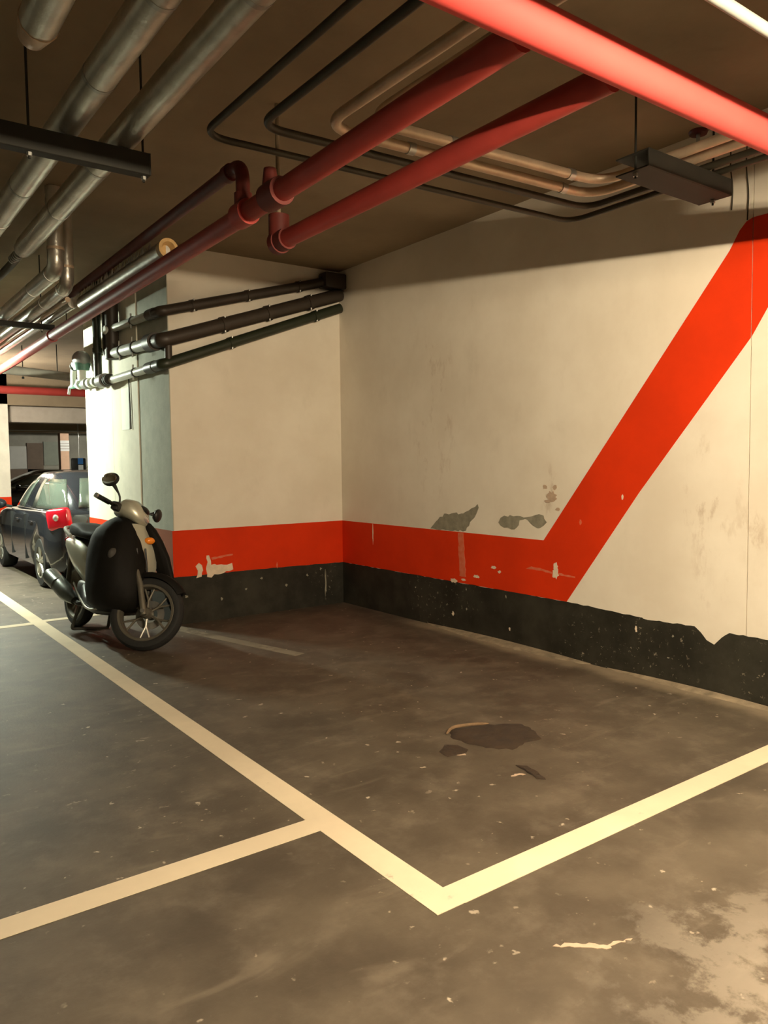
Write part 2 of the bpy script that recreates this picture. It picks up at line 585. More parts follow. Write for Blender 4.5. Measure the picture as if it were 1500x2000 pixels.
# back wall bands
bt = jag([(XE + 0.002, 0.455), (-1.0, 0.456), (0, 0.443)], 0.05, 0.003, seed=8)
on_back([(p[0], p[1]) for p in bt] + [(0, 0), (XE + 0.002, 0)]).build('black_band', M_BLACK, wall_back, smooth=False)
on_back([(XE + 0.002, 0.456)] + [(p[0], p[1] + 0.0005) for p in bt[1:]] + [(0, 0.898), (XE + 0.002, 0.898)]).build('orange_band', M_ORANGE, wall_back, smooth=False)
M_ORANGE_MUTED = grimy_paint('muted_orange_paint', (0.42, 0.15, 0.09), (0.46, 0.40, 0.33), 0.6, 0.7, 0.5, 0.8)  # muted orange for the band on the grey-green strip
on_end([(0.0, 0.45), (0.834, 0.45), (0.834, 0.897), (0.0, 0.897)], x=XE + 0.010).build('orange_band', M_ORANGE_MUTED, wall_back, smooth=False)
on_end([(0.84, 0.45), (YE, 0.45), (YE, 0.897), (0.84, 0.897)]).build('orange_band', M_ORANGE, wall_back, smooth=False)
on_end([(0.0, 0.0), (0.834, 0.0), (0.834, 0.45), (0.0, 0.45)], x=XE + 0.010).build('black_band', M_BLACK, wall_back, smooth=False)
on_end([(0.84, 0.0), (YE, 0.0), (YE, 0.45), (0.84, 0.45)]).build('black_band', M_BLACK, wall_back, smooth=False)


def blob(outline, amp=0.012, step=0.03, seed=1):
    return [(p[0], p[1]) for p in jag(list(outline) + [outline[0]], step, amp, seed=seed)[:-1]]


def spot(cy, cz, ry, rz, seed, n=16, rough=0.3):
    rnd = random.Random(seed)
    return [(cy + ry * (1 + rnd.uniform(-rough, rough)) * math.cos(2 * PI * k / n), cz + rz * (1 + rnd.uniform(-rough, rough)) * math.sin(2 * PI * k / n)) for k in range(n)]


def rpatch(pts, m, name='plaster_patch', x=-0.0035):
    return on_right(pts, x=x, th=-x).build(name, m, wall_right, smooth=False)

rpatch(blob([(-1.50, 0.90), (-1.58, 0.97), (-1.698, 1.048), (-1.80, 1.055), (-1.953, 1.06), (-2.06, 1.11), (-2.137, 1.150), (-2.15, 1.12), (-2.117, 1.06), (-2.04, 0.99), (-1.986, 0.91), (-1.781, 0.896)], 0.010), M_PLASTER)
rpatch(blob([(-2.391, 1.006), (-2.457, 1.065), (-2.60, 1.07), (-2.714, 1.065), (-2.80, 1.085), (-2.887, 1.085), (-2.919, 1.034), (-2.85, 0.985), (-2.78, 1.0), (-2.72, 1.045), (-2.63, 1.035), (-2.60, 0.975), (-2.54, 0.955), (-2.456, 0.965)], 0.010, seed=2), M_PLASTER)
for i, (cy, cz, a, b) in enumerate(((-2.97, 1.235, 0.045, 0.04), (-2.90, 1.31, 0.02, 0.018), (-3.0, 1.31, 0.018, 0.02), (-2.93, 1.20, 0.03, 0.012), (-3.03, 1.14, 0.02, 0.012))):
    rpatch(spot(cy, cz, a, b, 20 + i), M_SPOT, 'scuff')
rpatch(spot(-3.008, 0.645, 0.032, 0.040, 31), M_PLASTER_LIGHT, 'paint_chip')
rpatch(spot(-3.010, 0.69, 0.024, 0.035, 32), M_PLASTER_LIGHT, 'paint_chip', -0.0042)
rpatch(blob([(-2.70, 0.648), (-2.76, 0.672), (-2.88, 0.664), (-3.0, 0.650), (-3.2, 0.640), (-3.2, 0.628), (-3.0, 0.635), (-2.85, 0.648)], 0.004), M_SCUFF, 'scuff', -0.003)
rpatch(blob([(-1.885, 0.885), (-1.955, 0.885), (-1.985, 0.50), (-1.90, 0.50)], 0.006), M_SCUFF, 'scuff')
for i, (cy, cz, a, b) in enumerate(((-1.82, 0.450, 0.045, 0.018), (-1.95, 0.472, 0.03, 0.01), (-2.12, 0.52, 0.035, 0.015), (-2.33, 0.62, 0.03, 0.012), (-2.40, 0.59, 0.02, 0.012), (-0.573, 0.80, 0.008, 0.095), (-3.25, 1.05, 0.010, 0.02), (-3.62, 1.25, 0.008, 0.018))):
    rpatch(spot(cy, cz, a, b, 40 + i), M_PLASTER_LIGHT if i not in (6,) else M_SCUFF, 'paint_chip')
rnd = random.Random(5)
for i in range(9):
    cy = rnd.choice((-1.35, -1.5, -1.9, -2.4, -3.8, -3.85, -3.95, -3.7)) + rnd.uniform(-0.12, 0.12)
    cz = rnd.uniform(0.05, 0.40)
    s = rnd.uniform(0.006, 0.014)
    rpatch(spot(cy, cz, s, s * rnd.uniform(0.6, 1.6), 60 + i, 14, 0.6), M_PLASTER if i % 3 else M_PLASTER_LIGHT, 'paint_chip')


def bpatch(pts, m, name='paint_chip'):
    return on_back(pts, y=-0.0035, th=0.0035).build(name, m, wall_back, smooth=False)

bpatch(blob([(-1.69, 0.545), (-1.655, 0.575), (-1.625, 0.55), (-1.615, 0.50), (-1.63, 0.44), (-1.685, 0.43), (-1.668, 0.50)], 0.008), M_PLASTER_LIGHT)
bpatch(blob([(-1.575, 0.64), (-1.55, 0.64), (-1.53, 0.545), (-1.40, 0.535), (-1.31, 0.545), (-1.30, 0.48), (-1.40, 0.455), (-1.50, 0.45), (-1.53, 0.42), (-1.575, 0.43)], 0.009, seed=5), M_PLASTER_LIGHT)
bpatch(blob([(-1.53, 0.615), (-1.30, 0.635), (-1.30, 0.622), (-1.52, 0.595)], 0.006, seed=6), M_SCUFF, 'scuff')
bpatch(spot(-0.227, 0.24, 0.012, 0.125, 71, 18, 0.5), M_PLASTER)
bpatch(spot(-0.81, 0.475, 0.008, 0.03, 72), M_SCUFF)
for i in range(7):
    bpatch(spot(-1.7 + 0.25 * i + rnd.uniform(-.1, .1), rnd.uniform(0.2, 0.4), 0.014, 0.012, 80 + i, 12, 0.6), M_PLASTER)

# painted bay lines: parts of the floor
def line(x0, y0, x1, y1, m=M_LINE, name='parking_line', z=0.002):
    return MB().box((x0, y0, 0), (x1, y1, z)).build(name, m, floor, smooth=False)

line(-2.968, -5.098, -2.845, 6.0)
line(-2.845, -5.100, 0.0, -4.982)
line(-12, -4.352, -2.968, -4.234)
line(-12, 0.91, -2.968, 1.03)
line(-2.845, 0.98, -2.0, 1.09, M_LINE)
MB().prism([(-2.02, 0.05, 0), (-1.94, -0.45, 0), (-1.60, -1.75, 0), (-1.50, -1.72, 0), (-1.82, -0.45, 0), (-1.90, 0.05, 0)], (0, 0, 0.0012)).build('worn_line', M_LINE_OLD, floor, smooth=False)

drift_rnd = random.Random(12)
for (ya, yb, wmax) in ((-1.45, -3.35, 0.13), (-3.5, -4.9, 0.06)):
    n_ = 26
    rings = []
    for k in range(n_ + 1):
        u = k / n_
        w = 0.012 + wmax * (math.sin(PI * u) ** 0.5) * (0.55 + 0.45 * u) * drift_rnd.uniform(0.8, 1.15)
        h_ = 0.006 + 0.016 * math.sin(PI * u)
        y = ya + (yb - ya) * u
        rings.append([(-0.003, y, 0.0), (-0.003, y, h_), (-w * 0.45, y, h_ * 0.55), (-w, y, 0.0006), (-w, y, 0.0)])
    MB().loft(rings).build('dust_drift', M_DUST, floor, angle=80)

# far column, beams and the wall behind
Y2 = 11.17
col2 = struct(MB().box((-2.30, Y2, 0), (-1.245, Y2 + 0.6, H)).build('column', M_COLUMN, smooth=False))
MB().box((-2.302, Y2 - 0.002, 0.45), (-1.243, Y2 + 0.6, 0.897)).build('orange_band', M_ORANGE, col2, smooth=False)
MB().box((-2.302, Y2 - 0.002, 0.0), (-1.243, Y2 + 0.6, 0.449)).build('black_band', M_BLACK, col2, smooth=False)
struct(MB().rbox((-12, Y2 + 0.1, 2.51), (7, Y2 + 0.5, 2.86), 0.02).build('beam', M_BEAM, smooth=False))
struct(MB().rbox((-12, Y2 + 0.0, 2.87), (7, Y2 + 0.6, H), 0.02).build('beam', M_CEIL, smooth=False))
struct(MB().rbox((-12, 15.4, 2.50), (7, 15.8, H), 0.02).build('beam', M_CEIL, smooth=False))
struct(MB().rbox((-12, 19.0, 2.64), (7, 19.4, H), 0.02).build('beam', M_CEIL, smooth=False))
M_FARWHITE = mat('far_white_panel', (0.66, 0.68, 0.64), 0.7, var=0.1, scale=3, world_space=True)
M_FARGREEN = mat('far_green_grey', (0.34, 0.38, 0.32), 0.8, var=0.15, scale=3, world_space=True)
M_FARBROWN = mat('far_brown', (0.22, 0.17, 0.13), 0.8, var=0.2, scale=3, world_space=True)
for x0, x1, z0, z1, mt in ((0.4, 1.66, 1.5, 2.33, M_FARWHITE), (1.68, 2.24, 1.2, 2.45, M_FARBROWN), (2.26, 2.84, 1.62, 2.5, M_FARGREEN), (0.4, 2.9, 0.0, 1.48, M_FARBROWN)):
    MB().box((x0, 23.93, z0), (x1, 24, z1)).build('panel', mt, wall_far, smooth=False)
col3 = struct(MB().box((1.92, 20.0, 0), (2.19, 20.3, H)).build('column', mat('far_peach_column', (0.66, 0.44, 0.31), 0.8, var=0.1, world_space=True), smooth=False))
MB().box((1.915, 19.985, 2.07), (2.195, 20.0, 2.42)).build('white_notice', M_WHITE, col3, smooth=False)
for k in range(3):
    MB().box((1.915, 19.98, 2.14 + 0.09 * k), (2.195, 19.985, 2.155 + 0.09 * k)).build('stripe', M_FARBROWN, col3, smooth=False)

# ------------------------------------------------------------------ lamps
def batten(name, label, a, b, m, hang, width=0.05, rods=(0.15, 0.85), lip=0.03):
    """fluorescent batten: tray housing, end caps, tube under it, hanger rods"""
    a = Vector(a)
    b = Vector(b)
    ax = (b - a).normalized()
    side = Vector((-ax.y, ax.x, 0))
    up = Vector((0, 0, 1))
    t = thing(name, label, 'lamp', (0, 0, 0), group=None)
    h = MB()
    prof = [(-width / 2, lip), (-width / 2, lip + 0.012), (-0.035, lip + 0.045), (0.035, lip + 0.045), (width / 2, lip + 0.012), (width / 2, lip)]
    h.loft([[p + side * s + up * z for s, z in prof] for p in (a - ax * 0.04, b + ax * 0.04)])
    h.build('housing', M_HOUSING, t)
    MB().tube([a, b], 0.014, 12).build('tube', m, t)
    for p, s in ((a, -1), (b, 1)):
        MB().box((p.x - 0.018, p.y - 0.018, p.z - 0.02), (p.x + 0.018, p.y + 0.018, p.z + lip)).build('lamp_holder', M_HOUSING, t, smooth=False)
    for k in rods:
        p = a.lerp(b, k)
        MB().tube([p + up * (lip + 0.045), Vector((p.x, p.y, hang))], 0.005, 8).build('hanger_rod', M_STRUT, t)
    return t

T_MAIN = tube_mat('warm_tube', WARM, LAMP_MAIN)
T_SIDE = tube_mat('cool_tube', COOL, LAMP_SIDE)
T_FAR = tube_mat('far_tube', (1.0, 0.93, 0.78), LAMP_FAR)
batten('fluorescent_lamp', 'wide white fluorescent tray lamp hung before the thick red main pipe', (-3.08, -6.54, 2.592), (-2.12, -7.26, 2.508), T_MAIN, H, 0.28, (0.19, 0.85), 0.019)
batten('fluorescent_lamp', 'cool white fluorescent batten hung left of the red pipe near the wall end', (-3.32, 3.0, 2.70), (-3.32, 4.2, 2.70), T_SIDE, H, 0.2, (0.15, 0.85))
batten('fluorescent_lamp', 'fluorescent batten hung in the aisle before the distant banded column', (-2.7, 8.4, 2.75), (-2.7, 9.7, 2.75), T_FAR, H)
batten('fluorescent_lamp', 'unseen fluorescent batten added to light the far bay beyond the peach column', (3.6, 17.6, 2.6), (4.9, 17.6, 2.6), T_FAR, H)  # unseen lamp, added to brighten the far bay

# ------------------------------------------------------------------ pipes under the ceiling
def simple_pipe(name, label, path, r, m, rad=0.12, group=None, n=18, cat='pipe'):
    t = thing(name, label, cat, group=group)
    MB().tube(bend(path, rad), r, n).build('pipe_run', m, t)
    return t


def collar(t, c, axis, r, w, m, name='coupling'):
    return ring_at(c, axis, r, w).build(name, m, t)


def hanger(t, p, r, top, m=None):
    """ring clamp and threaded rod"""
    m = m or M_STRUT
    x, y, z = p
    MB().tube([(x, y, z + r), (x, y, top)], 0.005, 8).build('hanger_rod', m, t)

ZR = 2.78
main = simple_pipe('sprinkler_main_pipe', 'thick bright red sprinkler main crossing under the ceiling to the right wall', [(-9.0, -5.39, 2.775), (-0.002, -5.39, 2.775)], 0.062, M_RED)
for x in (-4.2, -1.05):
    collar(main, (x, -5.39, 2.775), (1, 0, 0), 0.072, 0.10, M_RED)
hanger(main, (-5.0, -5.39, 2.775), 0.062, H)
hanger(main, (-1.3, -5.39, 2.775), 0.062, H)

p1 = simple_pipe('red_branch_pipe', 'long red branch pipe running past the free end of the wall', [(-2.80, -5.322, ZR), (-2.75, -3.4, ZR), (-2.68, 1.0, ZR), (-2.62, 3.4, ZR), (-2.60, 8.0, ZR)], 0.050, M_RED_SHADED, 0.55)
collar(p1, (-2.762, -3.70, ZR), (0, 1, 0), 0.066, 0.14, M_REDDK)
collar(p1, (-2.757, -3.36, ZR), (0, 1, 0), 0.064, 0.11, M_RED_SHADED)
collar(p1, (-2.68, 1.0, ZR), (0, 1, 0), 0.058, 0.08, M_RED_SHADED)
MB().tube([(-2.765, -3.66, ZR + 0.05), (-2.765, -3.66, ZR + 0.13)], [0.040, 0.030], 12).build('sprinkler_outlet', M_REDDK, p1)
hanger(p1, (-2.69, 0.4, ZR), 0.05, H)

p3 = simple_pipe('red_riser_pipe', 'dark red pipe rising from the long branch and turning along the ceiling', [(-2.76, -3.36, ZR + 0.05), (-2.76, -3.36, 3.03), (-2.72, -0.9, 3.03), (-2.70, 0.5, 3.03)], 0.036, M_REDDK, 0.09)
collar(p3, (-2.76, -3.36, ZR + 0.07), (0, 0, 1), 0.046, 0.06, M_REDDK)
collar(p3, (-2.757, -3.2, 3.03), (0, 1, 0), 0.045, 0.05, M_REDDK)

p2 = simple_pipe('red_branch_pipe', 'short red branch pipe ending in a dark elbow below the ceiling', [(-2.37, -5.322, ZR), (-2.37, -3.03, ZR)], 0.050, M_RED_SHADED)
MB().tube(bend([(-2.37, -3.12, ZR), (-2.37, -3.02, ZR), (-2.37, -3.02, ZR + 0.15)], 0.05), 0.060, 18).build('elbow', M_REDDK, p2)
MB().tube([(-2.37, -3.02, ZR + 0.14), (-2.37, -3.02, H)], 0.012, 12).build('drop_rod', M_CEIL, p2)
MB().lathe([(-0.03, 0.0), (-0.03, 0.03), (0.0, 0.05), (0.0, 0.066), (0.05, 0.066), (0.05, 0)], (-2.37, -2.99, ZR), (0, -1, 0), 20).build('end_plug', M_REDDK, p2)

simple_pipe('white_cross_pipe', 'slim white pipe running parallel to the thick red main', [(-9.0, -5.80, 2.74), (-0.002, -5.80, 2.74)], 0.017, mat('grey_white_pipe', (0.34, 0.35, 0.32), 0.5, var=0.15))

# silver insulated pipes on the big strut
def silver_pipe(name, label, path, r, joints, group=None, rad=0.15):
    t = thing(name, label, 'pipe', group=group)
    MB().tube(bend(path, rad), r, 22).build('foil_jacket', M_SILVER, t)
    for y in joints:
        a = Vector(path[0])
        b = Vector(path[1])
        k = (y - a.y) / (b.y - a.y)
        c = a.lerp(b, k)
        MB().tube([c - (b - a).normalized() * 0.012, c + (b - a).normalized() * 0.012], r * 1.025, 22).build('foil_band', M_STEEL, t)
    return t

d1 = silver_pipe('insulated_pipe', 'foil-wrapped pipe in the middle of the black strut, between two like it', [(-3.56, -7.5, 3.10), (-3.56, 7.5, 3.10)], 0.068, (-4.4, -3.7, -2.2, -1.5))
d2 = silver_pipe('insulated_pipe', 'foil-wrapped pipe nearest the end of the black strut, ending in a cone', [(-3.315, -7.5, 3.10), (-3.29, -0.95, 3.10)], 0.068, (-4.6, -2.75, -1.9))
MB().tube([(-3.29, -0.96, 3.10), (-3.288, -0.82, 3.10), (-3.288, -0.74, 3.10)], [0.068, 0.058, 0.03], 20).build('end_cone', M_SILVER, d2)
MB().tube(bend([(-3.288, -0.75, 3.10), (-3.28, -0.45, 3.09), (-3.34, -0.2, 3.02), (-3.40, 0.3, 3.02)], 0.1), 0.030, 14).build('flexible_hose', M_CONDUIT, d2)
for k in range(5):
    collar(d2, (-3.288, -0.70 + 0.05 * k, 3.10), (0, 1, 0), 0.037, 0.018, M_STEEL, 'hose_clamp')
d3 = silver_pipe('insulated_pipe', 'foil-wrapped pipe furthest along the strut from its free end', [(-3.87, -7.5, 3.10), (-3.85, -3.95, 3.10)], 0.068, (-4.5,))
MB().tube([(-3.85, -3.97, 3.10), (-3.85, -3.85, 3.10)], [0.072, 0.05], 20).build('end_cone', M_COPPER, d3)


def strut(name, label, x0, x1, y, z0, z1, w, rods, rodz=H):
    t = thing(name, label, 'bracket')
    b = MB()
    th = 0.008
    # open channel: back web and two flanges
    b.rbox((x0, y - w / 2, z0), (x1, y - w / 2 + th, z1), 0.002, 1)
    b.rbox((x0, y - w / 2 + th, z1 - th), (x1, y + w / 2, z1), 0.002, 1)
    b.rbox((x0, y - w / 2 + th, z0), (x1, y + w / 2, z0 + th), 0.002, 1)
    b.build('channel', M_STRUT, t, smooth=False)
    MB().box((x1, y - w / 2, z0), (x1 + 0.006, y + w / 2, z1)).build('end_plate', M_STRUT, t, smooth=False)
    for x in rods:
        MB().tube([(x, y, z0 - 0.03), (x, y, rodz)], 0.006, 8).build('threaded_rod', M_STRUT, t)
        MB().tube([(x, y, z0 - 0.018), (x, y, z0 - 0.002)], 0.013, 6).build('nut', M_STEEL, t)
    return t

strut('trapeze_strut', 'heavy black channel strut carrying the foil-wrapped pipes', -6.0, -3.19, -3.19, 2.925, 3.028, 0.07, (-3.73, -3.21, -5.5))
sr = strut('trapeze_strut', 'black channel strut under the pipe bundle beside the right wall', -1.16, -0.40, -4.52, 2.970, 3.060, 0.20, (-1.13, -0.418))
strut('trapeze_strut', 'thin black strut below the cluster of thin foil pipes by the wall end', -4.6, -2.655, 1.03, 2.845, 2.895, 0.05, (-3.75, -2.762))

# thinner foil pipes with elbows, near the wall end
def elbow_pipe(label, x, y0, y1, z, r, ztop):
    t = thing('foil_elbow_pipe', label, 'pipe')
    MB().tube(bend([(x, y1, z), (x, y0, z), (x, y0, ztop - 0.004)], 0.10), r, 18).build('foil_jacket', M_SILVER, t)
    collar(t, (x, y0 + 0.14, z), (0, 1, 0), r * 1.06, 0.02, M_STEEL, 'foil_band')
    collar(t, (x, y0, z + 0.15), (0, 0, 1), r * 1.06, 0.02, M_COPPER, 'foil_band')
    collar(t, (x, y0 + 0.75, z), (0, 1, 0), r * 1.05, 0.02, M_STEEL, 'foil_band')
    return t

elbow_pipe('thin foil pipe turning up into the ceiling beside the coned pipe', -3.09, -0.95, 7.0, 2.955, 0.058, H)
elbow_pipe('thin foil pipe turning up into the ceiling next to the red riser', -2.89, -0.45, 7.0, 2.955, 0.055, H)
simple_pipe('copper_pipe', 'slim copper-coloured pipe between the thin foil pipes over the strut', [(-2.80, -0.1, 2.925), (-2.80, 7.0, 2.925)], 0.022, M_COPPER)
s4 = thing('foil_pipe', 'foil pipe above the thin strut hugging the red branch pipe', 'pipe')
MB().tube([(-2.70, 0.12, 2.945), (-2.70, 7.0, 2.945)], 0.045, 16).build('foil_jacket', M_SILVER, s4)
s3 = thing('foil_pipe', 'torn foil-wrapped pipe lying over the red branch, with open amber end', 'pipe')
MB().tube([(-2.655, -2.0, 2.925), (-2.645, -0.02, 2.925)], 0.062, 20).build('foil_jacket', M_SILVER, s3)
MB().lathe([(-0.01, 0.064), (0.05, 0.066), (0.05, 0.045), (0.0, 0.03), (0.0, 0.0)], (-2.655, -2.0, 2.925), (0, -1, 0), 22).build('open_end', mat('amber_foam', (0.62, 0.40, 0.16), 0.7, var=0.3, scale=20), s3)
tb = MB()
rr = random.Random(9)
prev = None
for i in range(40):
    y = -1.9 + 1.75 * i / 39
    w = 0.012 + rr.random() * 0.03
    tb.add([(-2.655 - 0.064, y, 2.945), (-2.655 - 0.064, y + 0.045, 2.945), (-2.655 - 0.055 + rr.uniform(-.01, .01), y + 0.03, 2.945 + 0.03 + w)], [(0, 1, 2)])
tb.build('torn_foil_edge', M_SILVER, s3, smooth=False)['kind'] = 'stuff'

# nested U-shaped bundle: along the bay, across, and back along the right wall
def u_pipe(name, label, xa, y, xb, z, r, m, mb=None, rad=0.14):
    t = thing(name, label, 'pipe')
    MB().tube(bend([(xa, -8.0, z), (xa, y, z), (xb, y - 0.11, z), (xb, -8.0, z)], rad, 8), r, 14).build('pipe_run', m, t)
    if mb:
        for x in (xa + 0.5, xb - 0.25):
            collar(t, (x, y - 0.11 * (x - xa) / (xb - xa), z), (1, -0.06, 0), r * 1.18, 0.04, mb)
    return t

u_pipe('conduit', 'outermost thin dark conduit of the bent bundle under the ceiling', -3.00, -3.42, -0.46, 3.095, 0.017, M_CONDUIT)
u_pipe('conduit', 'thin dark conduit second from outside in the bent bundle', -2.82, -3.66, -0.585, 3.095, 0.020, M_CONDUIT)
u_pipe('copper_pipe', 'pale copper pipe on the outer side of the bundle pair', -2.57, -3.83, -0.745, 3.095, 0.026, M_COPPER, M_STEEL, 0.18)
u_pipe('copper_pipe', 'pale copper pipe innermost in the bent bundle', -2.44, -4.00, -0.875, 3.095, 0.026, M_COPPER, M_STEEL, 0.18)
# fittings crowding the strut near the wall
vb = thing('pipe_valve', 'small grey pipe valve lying across the strut by the right wall', 'valve')
MB().tube([(-0.70, -4.78, 3.17), (-0.70, -4.40, 3.17)], 0.026, 14).build('valve_body', M_STEEL, vb)
MB().tube([(-0.70, -4.6, 3.17), (-0.70, -4.6, 3.24)], 0.010, 10).build('stem', M_STEEL, vb)
MB().lathe([(0, 0.012), (0, 0.045), (0.012, 0.05), (0.02, 0.045), (0.02, 0.012)], (-0.70, -4.6, 3.235), (0, 0, 1), 18).build('hand_wheel', M_REDDK, vb)
for i, (y, z0, z1) in enumerate(((-4.40, 3.02, 3.28), (-4.50, 2.935, 3.25))):
    w = thing('hanging_wire', ('short dark wire hanging on the right wall by the strut', 'longer dark wire hanging on the right wall above the orange stripe')[i], 'wire')
    MB().tube(bend([(-0.02, y, z1 + 0.25), (-0.015, y + 0.01, z1), (-0.012, y - 0.008, (z0 + z1) / 2), (-0.01, y, z0)], 0.05), 0.004, 8).build('wire_run', M_CONDUIT, w)

# ------------------------------------------------------------------ three pipes across the back wall and round its end
def wall_pipe(label, wallpts, endpts, r, m_wall, m_end, sleeve_r, clamps_wall, clamps_end):
    t = thing('wall_pipe', label, 'pipe')
    xo = XE - 0.06
    a = Vector(wallpts[0])
    b = Vector(wallpts[1])
    MB().tube([a, b], r, 18).build('wall_run', m_wall, t)
    c = Vector(endpts[0])
    d = Vector(endpts[1])
    MB().tube(bend([b + (a - b).normalized() * 0.02, b, c, c.lerp(d, 0.16)], 0.06), r * 1.02, 18).build('corner_bend', m_wall, t)
    MB().tube([c.lerp(d, 0.12), d], r * 0.82, 18).build('end_run', m_end, t)
    MB().tube([c.lerp(d, 0.10), c.lerp(d, 0.22)], sleeve_r, 18).build('socket', m_wall, t)
    for k in clamps_wall:
        p = a.lerp(b, k)
        ring_at(p, b - a, r * 1.14, 0.05).build('pipe_clamp', m_wall, t)
        MB().tube([p + Vector((0, -r * 0.6, -r * 1.2)), p + Vector((0, -r * 0.6, r * 1.2))], 0.010, 8).build('clamp_bolt', M_STEEL, t)
        MB().box((p.x - 0.012, p.y + r * 0.7, p.z - 0.012), (p.x + 0.012, 0.0, p.z + 0.012)).build('stand_off', M_STEEL, t, smooth=False)
    for k in clamps_end:
        p = c.lerp(d, k)
        ring_at(p, d - c, r * 0.96, 0.03).build('pipe_clamp', M_STRUT, t)
        MB().tube([p + Vector((-r * 0.5, 0, -r * 1.5)), p + Vector((-r * 0.5, 0, r * 1.5))], 0.009, 8).build('clamp_bolt', M_STEEL, t)
    return t

XO = XE - 0.075
wp1 = wall_pipe('upper brown pipe across the back wall, grey where it rounds the end', [(-0.06, -0.075, 3.45), (-1.96, -0.075, 2.925)], [(XO, -0.06, 2.92), (XO, 1.30, 2.97)], 0.048, M_BROWNPVC, M_GREYPVC, 0.052, (0.25, 0.55, 0.85), (0.55,))
MB().rbox((-0.26, -0.16, 3.34), (0, -0.002, 3.50), 0.02).build('wall_socket', M_BROWNPVC, wp1)
wp2 = wall_pipe('thick middle brown pipe across the back wall with large sleeve', [(-0.04, -0.085, 3.295), (-1.95, -0.085, 2.665)], [(XO, -0.07, 2.66), (XO, 1.36, 2.71)], 0.066, M_BROWNPVC, M_GREYPVC, 0.085, (0.2, 0.45, 0.7), (0.5, 0.78))
MB().tube([(-1.93, -0.085, 2.66), (-1.93, -0.085, 2.48)], 0.034, 14).build('drop_leg', M_BROWNPVC, wp2)
wp3 = wall_pipe('lower dark green pipe across the back wall, white where it rounds the end', [(-0.04, -0.08, 3.155), (-1.95, -0.08, 2.447)], [(XO, -0.06, 2.44), (XO, 1.55, 2.44)], 0.050, M_GREENPVC, M_WHITEPIPE, 0.056, (0.16, 0.66), (0.45,))

# risers and meter fittings on the wall end
rs = thing('riser_pipe', 'thick black riser pipe standing off the wall end above the valves', 'pipe')
MB().tube([(XE - 0.10, 1.84, 2.50), (XE - 0.10, 1.84, H)], 0.045, 16).build('pipe_run', M_GREENPVC, rs)
ring_at((XE - 0.10, 1.84, 2.80), (0, 0, 1), 0.052, 0.05).build('coupling', M_GREENPVC, rs)
rs = thing('riser_pipe', 'slim dark riser pipe beside the thick black riser', 'pipe')
MB().tube(bend([(XE - 0.08, 1.62, H), (XE - 0.08, 1.62, 2.72), (XE - 0.08, 1.45, 2.68)], 0.06), 0.026, 14).build('pipe_run', M_CONDUIT, rs)
ring_at((XE - 0.08, 1.62, 3.0), (0, 0, 1), 0.034, 0.04).build('coupling', M_STEEL, rs)
rs = thing('riser_pipe', 'wide brown riser pipe meeting the grey ends of the wall pipes', 'pipe')
MB().tube([(XE - 0.08, 1.36, 2.66), (XE - 0.08, 1.36, H)], 0.068, 16).build('pipe_run', M_BROWNPVC, rs)
ring_at((XE - 0.08, 1.36, 2.70), (0, 0, 1), 0.078, 0.10).build('coupling', M_BROWNPVC, rs)
MB().tube([(XE - 0.16, 1.36, 2.95), (XE - 0.10, 1.36, 2.95)], 0.045, 16).build('access_cap', M_GREYPVC, rs)

mt = thing('water_meter', 'dark domed water meter with white unions on the wall end', 'meter')
MB().ball((XE - 0.12, 2.42, 2.77), (0.10, 0.13, 0.10), 22, 14).build('dome', M_METER, mt)
MB().tube([(XE - 0.12, 2.42, 2.64), (XE - 0.12, 2.42, 2.72)], [0.085, 0.105], 20).build('meter_base', M_TEAL, mt)
MB().tube(bend([(XE - 0.12, 2.58, 2.74), (XE - 0.12, 2.74, 2.74), (XE - 0.12, 2.80, 2.62), (XE - 0.12, 2.80, 2.48)], 0.08), 0.034, 14).build('union_bend', M_WHITEPIPE, mt)
ring_at((XE - 0.12, 2.66, 2.74), (0, 1, 0), 0.05, 0.05).build('union_nut', M_WHITEPIPE, mt)
ring_at((XE - 0.12, 2.72, 2.72), (0, 1, 0), 0.055, 0.025).build('union_ring', M_BLACKPLAS, mt)
MB().tube([(XE - 0.12, 2.42, 2.52), (XE - 0.12, 2.42, 2.66)], 0.05, 14).build('outlet', M_WHITEPIPE, mt)

vg = thing('valve_manifold', 'white and teal valve manifold under the water meter', 'valve')
MB().tube([(XE - 0.10, 1.70, 2.45), (XE - 0.10, 2.95, 2.50)], 0.030, 14).build('manifold_pipe', M_TEAL, vg)
for y in (1.95, 2.14, 2.58):
    ring_at((XE - 0.10, y, 2.455 + (y - 1.7) * 0.04), (0, 1, 0), 0.055, 0.07).build('union_nut', M_WHITEPIPE, vg)
ring_at((XE - 0.10, 2.30, 2.475), (0, 1, 0), 0.062, 0.13).build('valve_body', M_METER, vg)
ring_at((XE - 0.10, 1.66, 2.45), (0, 1, 0), 0.075, 0.17).build('flange', M_METER, vg)
for y in (1.50, 1.44):
    ring_at((XE - 0.10, y, 2.445), (0, 1, 0), 0.060, 0.025).build('flange', M_STRUT, vg)
MB().tube([(XE - 0.10, 2.90, 2.49), (XE - 0.10, 3.05, 2.50), (XE - 0.10, 3.10, 2.42)], 0.018, 10).build('drain_tap', M_STEEL, vg)
for k in range(3):
    MB().tube([(XE - 0.10, 2.70 + 0.1 * k, 2.50), (XE - 0.10, 2.70 + 0.1 * k, 2.56)], 0.014, 8).build('tap_head', M_STEEL, vg)

